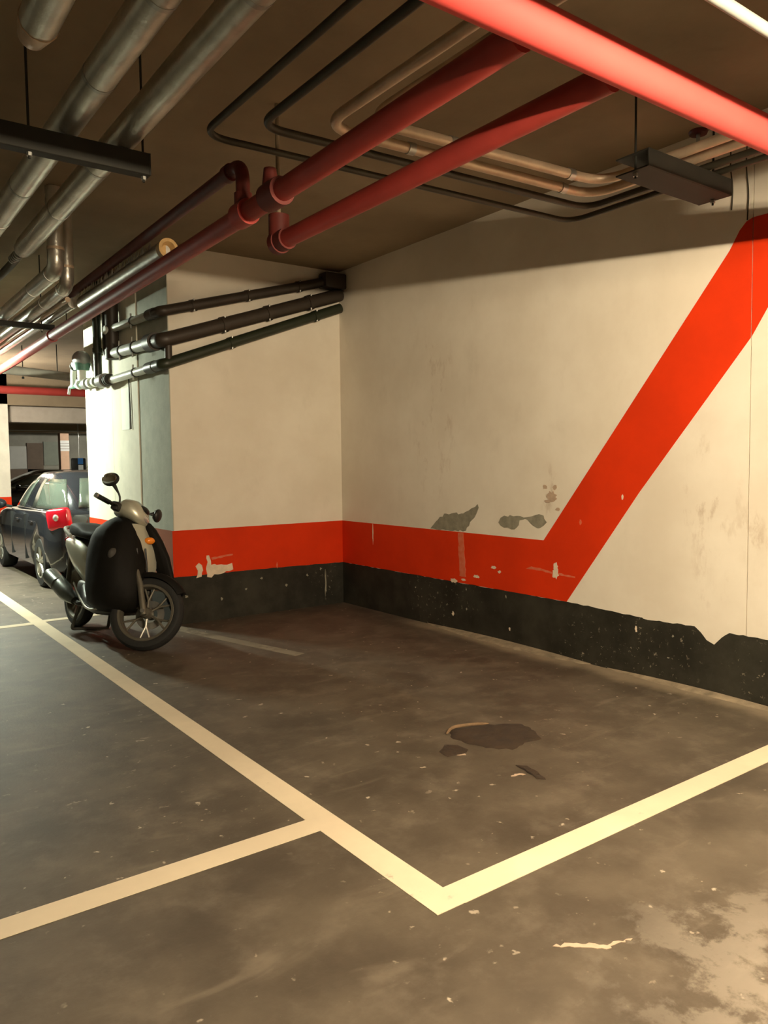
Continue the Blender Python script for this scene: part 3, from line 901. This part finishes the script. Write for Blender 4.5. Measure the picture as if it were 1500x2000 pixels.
pp = thing('paper_notice', 'white paper strip taped to the wall end below the pipes', 'notice')
MB().box((XE - 0.006, 1.11, 1.90), (XE, 1.36, 2.34)).build('sheet', M_PAPER, pp, smooth=False)
wr = thing('hanging_cable', 'black cable hanging down beside the white paper strip', 'cable')
MB().tube(bend([(XE - 0.012, 1.075, 2.42), (XE - 0.012, 1.06, 2.2), (XE - 0.012, 1.045, 1.90)], 0.1), 0.007, 8).build('cable_run', M_BLACKPLAS, wr)

# far pipes and hanging sign
fp = simple_pipe('red_cross_pipe', 'distant red pipe running across in front of the far beam', [(-9, Y2 - 0.25, 3.17), (6.5, Y2 - 0.25, 3.17)], 0.085, M_RED_SHADED)
simple_pipe('foil_pipe', 'distant foil pipe crossing the ceiling behind the water meter', [(-2.2, 6.0, 3.02), (4, 9.0, 3.02)], 0.07, M_BEAM)
for i, (x, y, z) in enumerate(((-1.75, 7.0, 3.0), (-1.3, 6.6, 3.02))):
    hr = thing('hanger_rod', ('thin rod hanging from the ceiling left of the water meter', 'thin rod hanging from the ceiling close to the water meter')[i], 'rod')
    MB().tube([(x, y, z), (x, y, H)], 0.008, 8).build('rod', M_STRUT, hr)
    MB().tube([(x, y, z), (x, y, z + 0.03)], 0.02, 6).build('nut', M_STRUT, hr)
cb = simple_pipe('cable_line', 'thin pale cable strung across beneath the distant beam', [(-3, 15.3, 2.52), (4, 15.3, 2.52)], 0.012, M_WHITEPIPE, cat='cable')

sg = thing('hanging_sign', 'small blue and white sign hanging from a rod in the far bay', 'sign', (0.93, 14.0, 0))
MB().rbox((-0.20, -0.03, 1.42), (0.17, 0.03, 1.76), 0.03).build('sign_box', M_BLACKPLAS, sg)
MB().box((-0.04, -0.045, 1.60), (0.09, -0.03, 1.76)).build('blue_face', M_BLUE, sg, smooth=False)
MB().box((-0.03, -0.045, 1.44), (0.09, -0.03, 1.58)).build('white_face', M_WHITE, sg, smooth=False)
MB().tube([(0, 0, 1.75), (0, 0, H)], 0.010, 8).build('hanger_rod', M_STEEL, sg)

# ------------------------------------------------------------------ dried mud on the bay floor
def mud(name, label, outline, h, rim=False, seed=1):
    rnd = random.Random(seed)
    t = thing(name, label, 'mud')
    pts = [Vector((p[0], p[1], 0)) for p in jag(list(outline) + [outline[0]], 0.03, 0.010, seed=seed)[:-1]]
    c = sum(pts, Vector()) / len(pts)
    rings = []
    for k, (s, z) in enumerate(((1.0, 0.0005), (0.94, h * 0.7), (0.75, h), (0.5, h * 0.75), (0.25, h * 0.7), (0.02, h * 0.65))):
        rings.append([Vector((c.x + (p.x - c.x) * s, c.y + (p.y - c.y) * s, z * (1 + (rnd.uniform(-.25, .25) if 0 < k else 0)))) for p in pts])
    MB().loft(rings).build('mud_cake', M_MUD, t, angle=80)
    return t, pts

mt_, mp = mud('mud_patch', 'large dark brown patch of dried mud on the bay floor', [(-1.76, -3.78), (-1.60, -3.82), (-1.45, -3.90), (-1.37, -3.965), (-1.40, -4.09), (-1.46, -4.19), (-1.57, -4.17), (-1.70, -4.205), (-1.79, -4.10), (-1.83, -3.98), (-1.83, -3.86)], 0.012)
MB().tube(bend([(-1.82, -3.82, 0.006), (-1.74, -3.765, 0.008), (-1.62, -3.79, 0.008), (-1.52, -3.84, 0.005)], 0.05), [0.005] + [0.010] * 8 + [0.009] * 8 + [0.004], 8).build('lit_rim', M_MUDLIT, mt_)  # lit far edge of the patch, put into a pale colour
mud('mud_smear', 'small mud smear beside the big mud patch', [(-1.93, -3.93), (-1.88, -3.98), (-1.88, -4.06), (-1.95, -4.09), (-2.03, -4.07), (-2.02, -3.99), (-1.97, -3.96)], 0.006, seed=3)
mud('mud_crumb', 'small dark crumb of mud by a pale scratch', [(-1.84, -4.36), (-1.80, -4.40), (-1.82, -4.50), (-1.85, -4.57), (-1.88, -4.54), (-1.86, -4.46)], 0.008, seed=4)
for sd, pts in ((1, [(-1.955, -4.445), (-1.92, -4.432), (-1.885, -4.452), (-1.88, -4.468), (-1.92, -4.45)]),
                (2, [(-2.79, -5.44), (-2.74, -5.458), (-2.66, -5.53), (-2.58, -5.555), (-2.56, -5.565), (-2.67, -5.55), (-2.74, -5.485)]),
                (3, [(-1.99, -4.05), (-1.93, -4.09), (-1.94, -4.11), (-2.0, -4.07)])):
    MB().prism([(p[0], p[1], 0) for p in blob(pts, 0.006, 0.012, sd)], (0, 0, 0.0015)).build('pale_scratch', M_SPOT, floor, smooth=False)

# ------------------------------------------------------------------ the car
def car_parts(t, paint, lower_paint):
    L0, L1 = -1.95, 2.12       # rear and front end (x forward)
    AX_R, AX_F = -1.34, 1.25
    def hw(x):                 # half width
        e = 0.0
        if x < -1.5:
            e = ((-1.5 - x) / 0.62) ** 2.2 * 0.17
        if x > 1.2:
            e = ((x - 1.2) / 0.95) ** 2.2 * 0.24
        return 0.885 - e
    def belt(x):
        if x > 0.85:
            return 0.93 - 0.24 * ((x - 0.85) / 1.27) ** 1.6
        return 0.93 + 0.045 * min(1, max(0, (0.85 - x) / 2.4))
    rings = []
    xs = [L0, L0 + 0.02, L0 + 0.07, L0 + 0.16, L0 + 0.3] + [L0 + 0.3 + (L1 - 0.3 - L0 - 0.3) * k / 18 for k in range(1, 18)] + [L1 - 0.3, L1 - 0.15, L1 - 0.06, L1 - 0.015, L1]
    for x in xs:
        w = hw(x)
        b = belt(x)
        zb = 0.19
        endf = 1.0
        de = min(x - L0, L1 - x)
        if de < 0.16:
            endf = 0.90 + 0.10 * math.sqrt(max(0, de / 0.16))
            zb = 0.19 + 0.12 * (1 - de / 0.16)
            b = b - 0.10 * (1 - math.sqrt(max(0, de / 0.16)))
        w *= endf
        half = [(0.0, zb), (w * 0.80, zb), (w * 0.95, zb + 0.05), (w * 0.985, zb + 0.16), (w, 0.52), (w * 0.995, 0.66), (w * 0.975, b - 0.10), (w * 0.95, b - 0.03), (w * 0.90, b), (w * 0.6, b + 0.012), (0.0, b + 0.02)]
        full = [(x, y, z) for y, z in half] + [(x, -y, z) for y, z in reversed(half[1:-1])]
        rings.append(full)
    body = MB().loft(rings).build('body', paint, None, angle=50)
    # wheel arches cut out of the body
    for ax in (AX_R, AX_F):
        for s in (-1, 1):
            cut = MB().tube([(ax, s * 0.60, 0.315), (ax, s * 1.2, 0.315)], 0.355, 36).build('arch_cutter', paint)
            md = body.modifiers.new('cut', 'BOOLEAN')
            md.object = cut
            md.operation = 'DIFFERENCE'
            md.solver = 'EXACT'
            dg = bpy.context.evaluated_depsgraph_get()
            dg.update()
            new = bpy.data.meshes.new_from_object(body.evaluated_get(dg))
            body.modifiers.clear()
            body.data = new
            bpy.data.objects.remove(cut)
    body.data.name = 'body'
    body.parent = t

    # cabin: superellipse rings by height
    def cab(z, a, off=0.0):
        k = (z - 0.92) / (1.455 - 0.92)
        xr = -1.90 + 0.30 * k + 0.30 * k ** 3
        xf = 1.05 - 0.90 * k - 0.25 * k ** 3
        w = 0.80 - 0.15 * k - 0.09 * k ** 4
        xc = (xr + xf) / 2
        A = (xf - xr) / 2 + off
        B = w + off
        p = 0.50
        c, s = math.cos(a), math.sin(a)
        return Vector((xc + A * math.copysign(abs(c) ** p, c), B * math.copysign(abs(s) ** p, s), z))
    N = 72
    zz = [0.91, 0.98, 1.06, 1.15, 1.24, 1.32, 1.38, 1.425, 1.447]
    rg = [[cab(z, 2 * PI * i / N) for i in range(N)] for z in zz]
    top = rg[-1]
    cen = Vector((-0.62, 0, 1.475))
    for s, dz in ((0.82, 0.014), (0.55, 0.024), (0.2, 0.03)):
        rg.append([Vector((cen.x + (p.x - cen.x) * s, p.y * s, 1.447 + dz)) for p in top])
    MB().loft(rg).build('cabin', paint, t, angle=60)

    def window(name, a0, a1, z0, z1, off, m, na=12, nz=5, skew0=0.0, skew1=0.0, parent=None):
        b = MB()
        vs = []
        for j in range(nz + 1):
            z = z0 + (z1 - z0) * j / nz
            q0 = a0 + skew0 * j / nz
            q1 = a1 + skew1 * j / nz
            for i in range(na + 1):
                a = q0 + (q1 - q0) * i / na
                vs.append(cab(z, a, off))
        fs = [(j * (na + 1) + i, j * (na + 1) + i + 1, (j + 1) * (na + 1) + i + 1, (j + 1) * (na + 1) + i) for j in range(nz) for i in range(na)]
        b.add(vs, fs)
        o = b.build(name, m, parent or t)
        md = o.modifiers.new('thickness', 'SOLIDIFY')
        md.thickness = 0.004
        return o
    R = math.radians
    for s in (1, -1):
        window('side_window', s * R(38), s * R(88), 0.975, 1.36, 0.006, M_GLASS, skew0=s * R(6))
        window('side_window', s * R(91), s * R(146), 0.975, 1.36, 0.006, M_GLASS, skew1=-s * R(6))
        window('window_trim', s * R(36), s * R(148), 0.955, 0.972, 0.008, M_CHROME, nz=1)
    window('rear_window', R(157), R(203), 1.01, 1.37, 0.006, M_GLASS, skew0=R(3), skew1=R(-3))
    window('windscreen', R(-24), R(24), 0.97, 1.38, 0.006, M_GLASS)
    # wheels
    for ax in (AX_R, AX_F):
        for s in (-1, 1):
            w = MB().lathe([(-0.10, 0.20), (-0.10, 0.29), (-0.08, 0.308), (-0.04, 0.315), (0.04, 0.315), (0.08, 0.308), (0.10, 0.29), (0.10, 0.20)], (ax, s * 0.765, 0.315), (0, s, 0), 40, True).build('tyre', M_BLACKRUB, t)
            MB().lathe([(0.095, 0.208), (0.10, 0.200), (0.07, 0.19), (0.03, 0.185), (0.03, 0.0)], (ax, s * 0.765, 0.315), (0, s, 0), 40).build('rim', M_DULLALLOY, w)
            sp = MB()
            for k in range(5):
                a = 2 * PI * k / 5 + 0.3
                for da in (-0.16, 0.16):
                    d0 = Vector((math.cos(a), 0, math.sin(a)))
                    d1_ = Vector((math.cos(a + da), 0, math.sin(a + da)))
                    c0 = Vector((ax, s * (0.765 + 0.085), 0.315))
                    sp.tube([c0 + d0 * 0.03, c0 + d1_ * 0.195], [0.022, 0.016], 8)
            sp.tube([(ax, s * 0.80, 0.315), (ax, s * 0.865, 0.315)], 0.045, 16)
            sp.build('spokes', M_ALLOY, w)
    # lamps, bumper line, plate, mirrors, handles
    for s in (1, -1):
        tl = MB(Matrix.Translation((L0 + 0.088, s * 0.738, 0.880)) @ Matrix.Rotation(s * math.radians(50), 4, 'Z') @ Matrix.Rotation(s * math.radians(8), 4, 'Y')).rbox((-0.155, -0.06, -0.135), (0.145, 0.06, 0.135), 0.055, 4).build('tail_light', M_REDLENS, t)
        MB().ball((L0 + 0.060, s * 0.775, 0.90), (0.04, 0.04, 0.045), 14, 8).build('lens_reflector', M_LENS, tl)
        m_ = MB().ball((0.62, s * 0.98, 1.0), (0.07, 0.11, 0.075), 16, 10).build('wing_mirror', paint, t)
        MB().tube([(0.62, s * 0.80, 0.95), (0.62, s * 0.93, 0.98)], 0.02, 8).build('mirror_arm', M_BLACKPLAS, m_)
        for x in (-0.15, -0.98):
            MB().rbox((x - 0.09, s * 0.875 - 0.02, 0.80), (x + 0.09, s * 0.875 + 0.02, 0.825), 0.006).build('door_handle', paint, t)
        for x in (-0.62, 0.28):
            MB().box((x - 0.003, s * 0.868 - 0.02, 0.30), (x + 0.003, s * 0.868 + 0.0185, 0.90)).build('door_gap', M_BLACKRUB, t, smooth=False)
        MB().rbox((L1 - 0.34, s * 0.60 - 0.10, 0.62), (L1 - 0.10, s * 0.60 + 0.10, 0.72), 0.03).build('head_light', M_LENS, t)
    MB().rbox((L0 - 0.03, -0.70, 0.30), (L0 + 0.10, 0.70, 0.50), 0.04).build('rear_bumper', lower_paint, t)
    MB().box((L0 - 0.037, -0.26, 0.56), (L0 + 0.01, 0.26, 0.67)).build('number_plate', M_WHITE, t, smooth=False)
    MB().tube([(-1.5, 0.0, 1.46), (-1.62, 0.0, 1.60)], [0.008, 0.004], 8).build('roof_aerial', M_BLACKPLAS, t)


def copy_tree(o, parent=None):
    c = o.copy()
    COL.objects.link(c)
    c.parent = parent
    for ch in list(o.children):
        copy_tree(ch, c)
    return c

car = thing('hatchback_car', 'black hatchback parked beyond the wall end, red tail light showing', 'car', (-1.50, 4.74, 0), PI / 2)
car_parts(car, M_CARPAINT, M_CARBLUE)
car2 = copy_tree(car)
car2.location = (0.55, 17.6, 0)
car2.rotation_euler = (0, 0, PI)
car2['label'] = 'dark car parked across in the far bay before the brown wall'

# ------------------------------------------------------------------ the scooter (x forward, y left)
sc_ = thing('motor_scooter', 'silver and black motor scooter with leg apron parked by the wall end', 'scooter', (-2.575, -0.10, 0), math.radians(-84), scale=1.06)
WB = 0.645
RW = 0.29
sc_.rotation_euler = (math.radians(-7), 0, math.radians(-84))
STEER = math.radians(45)
RAKE = math.radians(26)
up_axis = Vector((-math.sin(RAKE), 0, math.cos(RAKE)))
head = Vector((WB - 0.06, 0, RW))
S = Matrix.Translation(head) @ Matrix.Rotation(STEER, 4, up_axis) @ Matrix.Translation(-head)


def wheel(t, c, xf, name, mrim, glint_spoke=None):
    tyre = MB(xf).lathe([(-0.045, 0.222), (-0.052, 0.245), (-0.044, 0.270), (-0.02, 0.288), (0.0, 0.291), (0.02, 0.288), (0.044, 0.270), (0.052, 0.245), (0.045, 0.222)], c, (0, 1, 0), 48, True).build(name, M_BLACKRUB, t)
    MB(xf).lathe([(-0.040, 0.222), (-0.044, 0.226), (-0.048, 0.222), (-0.046, 0.205), (-0.02, 0.196), (0.02, 0.196), (0.046, 0.205), (0.048, 0.222), (0.044, 0.226), (0.040, 0.222)], c, (0, 1, 0), 48, True).build('rim', mrim, tyre)
    c = Vector(c)
    for k in range(6):
        a = 2 * PI * k / 6 + 0.75
        b = MB(xf)
        for da, bend_ in ((-0.12, -0.05), (0.12, 0.05)):
            d0 = Vector((math.cos(a), 0, math.sin(a)))
            d1_ = Vector((math.cos(a + da * 1.6), 0, math.sin(a + da * 1.6)))
            b.tube([c + d0 * 0.03, c + d0 * 0.10 , c + d1_ * 0.20], [0.013, 0.010, 0.008], 8)
        b.build('spoke', M_ALLOY if k == glint_spoke else mrim, tyre)  # one spoke in brighter alloy, a highlight put into its colour
    MB(xf).lathe([(-0.055, 0.0), (-0.055, 0.035), (-0.02, 0.045), (0.02, 0.045), (0.055, 0.035), (0.055, 0)], c, (0, 1, 0), 24).build('hub', mrim, tyre)
    MB(xf).lathe([(0.060, 0.06), (0.060, 0.115), (0.064, 0.115), (0.064, 0.06)], c, (0, 1, 0), 36, True).build('brake_disc', M_STEEL, tyre)
    return tyre

wheel(sc_, (WB, 0, RW), S, 'front_tyre', M_DULLALLOY, 4)
wheel(sc_, (-WB, 0, RW), None, 'rear_tyre', M_DULLALLOY)
# fork, mudguard
for s in (1, -1):
    a = Vector((WB, s * 0.085, RW))
    b = a + up_axis * 0.42 + Vector((-0.03, 0, 0))
    fk = MB(S).tube([a - up_axis * 0.03, a + up_axis * 0.22, b], [0.024, 0.024, 0.018], 14).build('fork_leg', M_ENGINE if s > 0 else M_DULLALLOY, sc_)
    MB(S).tube([a + Vector((0, s * 0.03, 0)), a - Vector((0, s * 0.03, 0))], 0.016, 10).build('axle_nut', M_STEEL, fk)
fr = []
for k in range(15):
    a = math.radians(42 + 113 * k / 14)
    c0 = Vector((WB, 0, RW))
    d = Vector((math.cos(a), 0, math.sin(a)))
    wd = 0.070 * (0.55 + 0.45 * math.sin(PI * (k + 1) / 16))
    fr.append([c0 + d * 0.308 + Vector((0, -wd, 0)) - d * 0.03, c0 + d * 0.322 + Vector((0, -wd * 0.7, 0)), c0 + d * 0.332, c0 + d * 0.322 + Vector((0, wd * 0.7, 0)), c0 + d * 0.308 + Vector((0, wd, 0)) - d * 0.03, c0 + d * 0.312])
MB(S).loft(fr).build('front_mudguard', M_VINYL, sc_, angle=70)
# handlebar and instrument cowl
def hb(h):    # point on the steering axis at height h
    return head + up_axis * ((h - head.z) / up_axis.z)
hp = hb(1.03)
cw = []
for x, w, z0, z1 in ((-0.10, 0.07, 1.005, 1.085), (-0.06, 0.13, 0.995, 1.115), (0.0, 0.165, 0.985, 1.150), (0.07, 0.150, 0.970, 1.150), (0.125, 0.120, 0.965, 1.105), (0.155, 0.085, 0.975, 1.05), (0.165, 0.04, 0.99, 1.025)):
    zc, zh = (z0 + z1) / 2, (z1 - z0) / 2
    cw.append([(hp.x + x, w * math.copysign(abs(math.cos(2 * PI * i / 24)) ** 0.75, math.cos(2 * PI * i / 24)), zc + zh * math.copysign(abs(math.sin(2 * PI * i / 24)) ** 0.75, math.sin(2 * PI * i / 24))) for i in range(24)])
cowl = MB(S).loft(cw).build('handlebar_cowl', M_SCSILVER, sc_, angle=60)
MB(S).ball((hp.x + 0.135, 0, 1.020), (0.038, 0.085, 0.038), 18, 10).build('head_light', M_LENS, cowl)
MB(S).ball((hp.x + 0.10, 0.0, 1.095), (0.055, 0.08, 0.035), 16, 8).build('dark_visor', M_BLACKPLAS, cowl)
bar = MB(S).tube(bend([(hp.x - 0.12, -0.35, 1.045), (hp.x - 0.01, -0.15, 1.035), (hp.x - 0.01, 0.15, 1.035), (hp.x - 0.12, 0.35, 1.045)], 0.08), 0.013, 12).build('handlebar', M_ENGINE, sc_)
for s in (1, -1):
    MB(S).tube([(hp.x - 0.065, s * 0.25, 1.040), (hp.x - 0.122, s * 0.355, 1.045)], 0.020, 14).build('grip', M_BLACKRUB, bar)
    MB(S).tube([(hp.x - 0.122, s * 0.355, 1.045), (hp.x - 0.130, s * 0.37, 1.046)], 0.021, 12).build('bar_end', M_STEEL, bar)
    MB(S).tube(bend([(hp.x - 0.02, s * 0.19, 1.035), (hp.x + 0.01, s * 0.25, 1.035), (hp.x - 0.05, s * 0.35, 1.03)], 0.04), 0.008, 8).build('brake_lever', M_BLACKPLAS, bar)
    MB(S).rbox((hp.x - 0.06, s * 0.19 - 0.035, 1.0), (hp.x + 0.0, s * 0.19 + 0.035, 1.07), 0.012).build('switch_block', M_BLACKPLAS, bar)
    if s < 0:
        mh = Vector((hp.x - 0.115, -0.26, 1.225))
        path = [(hp.x - 0.03, -0.15, 1.06), (hp.x - 0.04, -0.16, 1.13), (mh.x + 0.01, mh.y + 0.01, mh.z - 0.01)]
    else:
        mh = Vector((hp.x + 0.11, 0.28, 1.15))
        path = [(hp.x - 0.02, 0.17, 1.05), (hp.x + 0.03, 0.20, 1.12), (mh.x - 0.02, mh.y - 0.03, mh.z)]
    stem = MB(S).tube(bend(path, 0.06), [0.008] * 9 + [0.022], 10).build('mirror_stem', M_BLACKPLAS, sc_)
    MB(S @ Matrix.Translation(mh) @ Matrix.Rotation(math.radians(70 if s < 0 else 0), 4, 'Z')).ball((0, 0, 0), (0.030, 0.088 if s < 0 else 0.06, 0.058), 18, 12).build('mirror_head', M_BLACKPLAS, stem)
    MB(S @ Matrix.Translation(mh) @ Matrix.Rotation(math.radians(70 if s < 0 else 0), 4, 'Z')).ball((-0.020, 0, 0), (0.013, 0.076 if s < 0 else 0.052, 0.048), 18, 12).build('mirror_glass', M_CHROME, stem)
# steering column and front shield
MB().tube([hb(0.5), hb(0.98)], 0.03, 12).build('steering_column', M_ENGINE, sc_)
sh = []
for z, x, w, dp in ((0.40, 0.40, 0.10, 0.04), (0.50, 0.435, 0.16, 0.055), (0.62, 0.44, 0.185, 0.06), (0.75, 0.41, 0.19, 0.06), (0.86, 0.37, 0.165, 0.055), (0.95, 0.335, 0.12, 0.045)):
    sh.append([(x + dp * math.cos(PI * (i / 12 - 0.5)) - 0.02, -w + 2 * w * i / 12, z + 0.02 * math.cos(PI * (i / 12 - 0.5))) for i in range(13)] + [(x - 0.05, w - 2 * w * i / 12, z) for i in range(13)])
shield = MB().loft(sh).build('front_shield', M_SCSILVER, sc_, angle=60)
for s in (1, -1):
    MB().ball((0.405, s * 0.115, 0.84), (0.028, 0.045, 0.030), 14, 8).build('turn_signal', M_AMBER, shield)
for y in (-0.02, 0.05):
    MB().tube([(0.475, y, 0.78), (0.505, y + 0.015, 0.62), (0.49, y + 0.02, 0.48)], 0.008, 8).build('grille_strip', M_BLACKPLAS, shield)
MB().ball((0.50, 0.17, 0.50), (0.035, 0.065, 0.06), 14, 8).build('pale_panel', M_PLASTER_LIGHT, shield)
# black leg apron draped over the front, folds rippling round it
def apron(name, rows, seed, amp):
    rnd = random.Random(seed)
    ph = [rnd.uniform(0, 6.28) for _ in range(4)]
    rings = []
    n = 40
    for (z, x, y, a, b) in rows:
        rg_ = []
        for i in range(n):
            t_ = 2 * PI * i / n
            k = 1 + amp * (math.sin(3 * t_ + ph[0] + z * 4) + 0.6 * math.sin(5 * t_ + ph[1] - z * 7) + 0.5 * math.sin(11 * t_ + ph[2] + 3 * math.sin(z * 6)))
            rg_.append((x + a * k * math.cos(t_), y + b * k * math.sin(t_), z))
        rings.append(rg_)
    return MB().loft(rings).build(name, M_VINYL, sc_, angle=80)

ap = apron('leg_apron', [(0.26, 0.22, -0.05, 0.22, 0.14), (0.32, 0.28, -0.07, 0.29, 0.20), (0.42, 0.30, -0.08, 0.30, 0.225), (0.54, 0.29, -0.085, 0.30, 0.225), (0.66, 0.26, -0.09, 0.29, 0.215), (0.76, 0.23, -0.085, 0.275, 0.20), (0.84, 0.21, -0.08, 0.25, 0.185), (0.91, 0.20, -0.07, 0.215, 0.16), (0.97, 0.20, -0.04, 0.16, 0.12), (1.01, 0.22, -0.01, 0.11, 0.09)], 3, 0.03)
MB().ball((0.455, -0.20, 0.725), (0.028, 0.045, 0.05), 16, 10).build('emblem', M_EMBLEM, ap)
apron('apron_flap', [(0.26, 0.50, 0.33, 0.02, 0.012), (0.33, 0.49, 0.315, 0.06, 0.025), (0.44, 0.46, 0.295, 0.09, 0.04), (0.58, 0.42, 0.265, 0.11, 0.05), (0.72, 0.38, 0.23, 0.11, 0.06), (0.84, 0.34, 0.19, 0.09, 0.06), (0.93, 0.32, 0.15, 0.06, 0.05), (0.98, 0.30, 0.13, 0.03, 0.025)], 5, 0.03)
# floorboard and belly
fb = []
for x, w, z0, z1 in ((0.42, 0.10, 0.26, 0.40), (0.30, 0.17, 0.22, 0.36), (0.10, 0.19, 0.20, 0.33), (-0.10, 0.19, 0.21, 0.36), (-0.25, 0.15, 0.25, 0.45)):
    fb.append([(x, w * math.copysign(abs(math.cos(2 * PI * i / 20)) ** 0.6, math.cos(2 * PI * i / 20)), (z0 + z1) / 2 + (z1 - z0) / 2 * math.copysign(abs(math.sin(2 * PI * i / 20)) ** 0.6, math.sin(2 * PI * i / 20))) for i in range(20)])
fbo = MB().loft(fb).build('floorboard', M_BLACKPLAS, sc_, angle=60)
for s in (1, -1):
    MB().tube(bend([(0.30, s * 0.175, 0.30), (0.16, s * 0.20, 0.25), (0.0, s * 0.20, 0.25), (-0.2, s * 0.19, 0.33), (-0.33, s * 0.185, 0.42)], 0.1), 0.009, 8).build('side_trim', M_ALLOY, fbo)
LIFT = Matrix.Translation((0, 0, -0.03)) @ Matrix.Diagonal((1, 1, 1.10, 1))
# rear body: dark core, silver side panels, seat, tail
core = []
for x, w, z0, z1 in ((-0.05, 0.12, 0.40, 0.70), (-0.2, 0.145, 0.42, 0.755), (-0.4, 0.15, 0.47, 0.76), (-0.62, 0.135, 0.55, 0.76), (-0.80, 0.095, 0.63, 0.755), (-0.90, 0.05, 0.68, 0.74)):
    core.append([(x, w * math.copysign(abs(math.cos(2 * PI * i / 24)) ** 0.7, math.cos(2 * PI * i / 24)), (z0 + z1) / 2 + (z1 - z0) / 2 * math.copysign(abs(math.sin(2 * PI * i / 24)) ** 0.7, math.sin(2 * PI * i / 24))) for i in range(24)])
MB(LIFT).loft(core).build('rear_body', M_BLACKPLAS, sc_, angle=60)
for s in (1, -1):
    sp = []
    for x, w, z0, z1 in ((0.02, 0.125, 0.36, 0.44), (-0.08, 0.155, 0.38, 0.58), (-0.22, 0.175, 0.43, 0.69), (-0.40, 0.18, 0.50, 0.735), (-0.60, 0.16, 0.575, 0.745), (-0.78, 0.12, 0.645, 0.745), (-0.92, 0.065, 0.70, 0.735)):
        ys = [w - 0.05, w - 0.012, w, w - 0.002, w - 0.02, w - 0.055]
        zs = [z0, z0 + 0.02, z0 + (z1 - z0) * 0.35, z0 + (z1 - z0) * 0.7, z1 - 0.01, z1]
        sp.append([(x, s * y, z) for y, z in zip(ys, zs)] + [(x, s * (w - 0.075), (z0 + z1) / 2)])
    MB(LIFT).loft(sp).build('side_panel', M_SCSILVER, sc_, angle=60)
st = []
for x, w, z0, z1 in ((-0.02, 0.07, 0.70, 0.755), (-0.07, 0.12, 0.725, 0.80), (-0.18, 0.15, 0.74, 0.82), (-0.34, 0.16, 0.75, 0.825), (-0.42, 0.16, 0.75, 0.855), (-0.60, 0.145, 0.755, 0.875), (-0.74, 0.11, 0.755, 0.865), (-0.80, 0.06, 0.765, 0.84)):
    st.append([(x, w * math.copysign(abs(math.cos(2 * PI * i / 24)) ** 0.55, math.cos(2 * PI * i / 24)), (z0 + z1) / 2 + (z1 - z0) / 2 * math.copysign(abs(math.sin(2 * PI * i / 24)) ** 0.55, math.sin(2 * PI * i / 24))) for i in range(24)])
seat = MB(LIFT).loft(st).build('seat', M_VINYL, sc_, angle=70)
MB(LIFT).tube(bend([(-0.55, -0.165, 0.76), (-0.70, -0.16, 0.80), (-0.90, -0.09, 0.82), (-0.90, 0.09, 0.82), (-0.70, 0.16, 0.80), (-0.55, 0.165, 0.76)], 0.10), 0.016, 10).build('grab_rail', M_GREYPVC, sc_)
MB(LIFT).ball((-0.915, 0, 0.715), (0.03, 0.08, 0.035), 16, 8).build('tail_light', M_REDLENS, sc_)
# engine, muffler, rear guard, stand
MB().rbox((-0.70, 0.06, 0.22), (-0.10, 0.17, 0.38), 0.04, 3).build('transmission_case', M_ENGINE, sc_)
MB().rbox((-0.45, -0.12, 0.24), (-0.12, 0.08, 0.44), 0.04, 3).build('engine_block', M_ENGINE, sc_)
mf = MB().tube([(-0.30, -0.175, 0.27), (-0.40, -0.185, 0.30), (-0.46, -0.19, 0.32), (-0.84, -0.20, 0.43), (-0.90, -0.20, 0.445)], [0.035, 0.060, 0.072, 0.072, 0.045], 20).build('muffler', M_MUFFLER, sc_)
MB().tube([(-0.62, -0.208, 0.372), (-0.82, -0.216, 0.427)], [0.066, 0.066], 18).build('heat_shield', M_MUFFLER, mf)
MB().tube(bend([(-0.18, -0.10, 0.26), (-0.22, -0.17, 0.25), (-0.32, -0.176, 0.272)], 0.05), 0.02, 10).build('exhaust_pipe', M_ENGINE, mf)
rg2 = []
for k in range(9):
    a = math.radians(80 + 100 * k / 8)
    c0 = Vector((-WB, 0, RW))
    d = Vector((math.cos(a), 0, math.sin(a)))
    rg2.append([c0 + d * 0.30 + Vector((0, -0.065, 0)), c0 + d * 0.315 + Vector((0, -0.03, 0)), c0 + d * 0.315 + Vector((0, 0.03, 0)), c0 + d * 0.30 + Vector((0, 0.065, 0))])
MB().loft(rg2).build('rear_mudguard', M_BLACKPLAS, sc_)
for s in (1, -1):
    MB().tube([(-0.66, s * 0.11, 0.36), (-0.62, s * 0.12, 0.66)], 0.022, 12).build('shock_absorber', M_DULLALLOY, sc_)
MB().tube(bend([(-0.28, 0.14, 0.24), (-0.36, 0.16, 0.02), (-0.36, -0.16, 0.02), (-0.28, -0.14, 0.24)], 0.03), 0.014, 10).build('centre_stand', M_ENGINE, sc_)
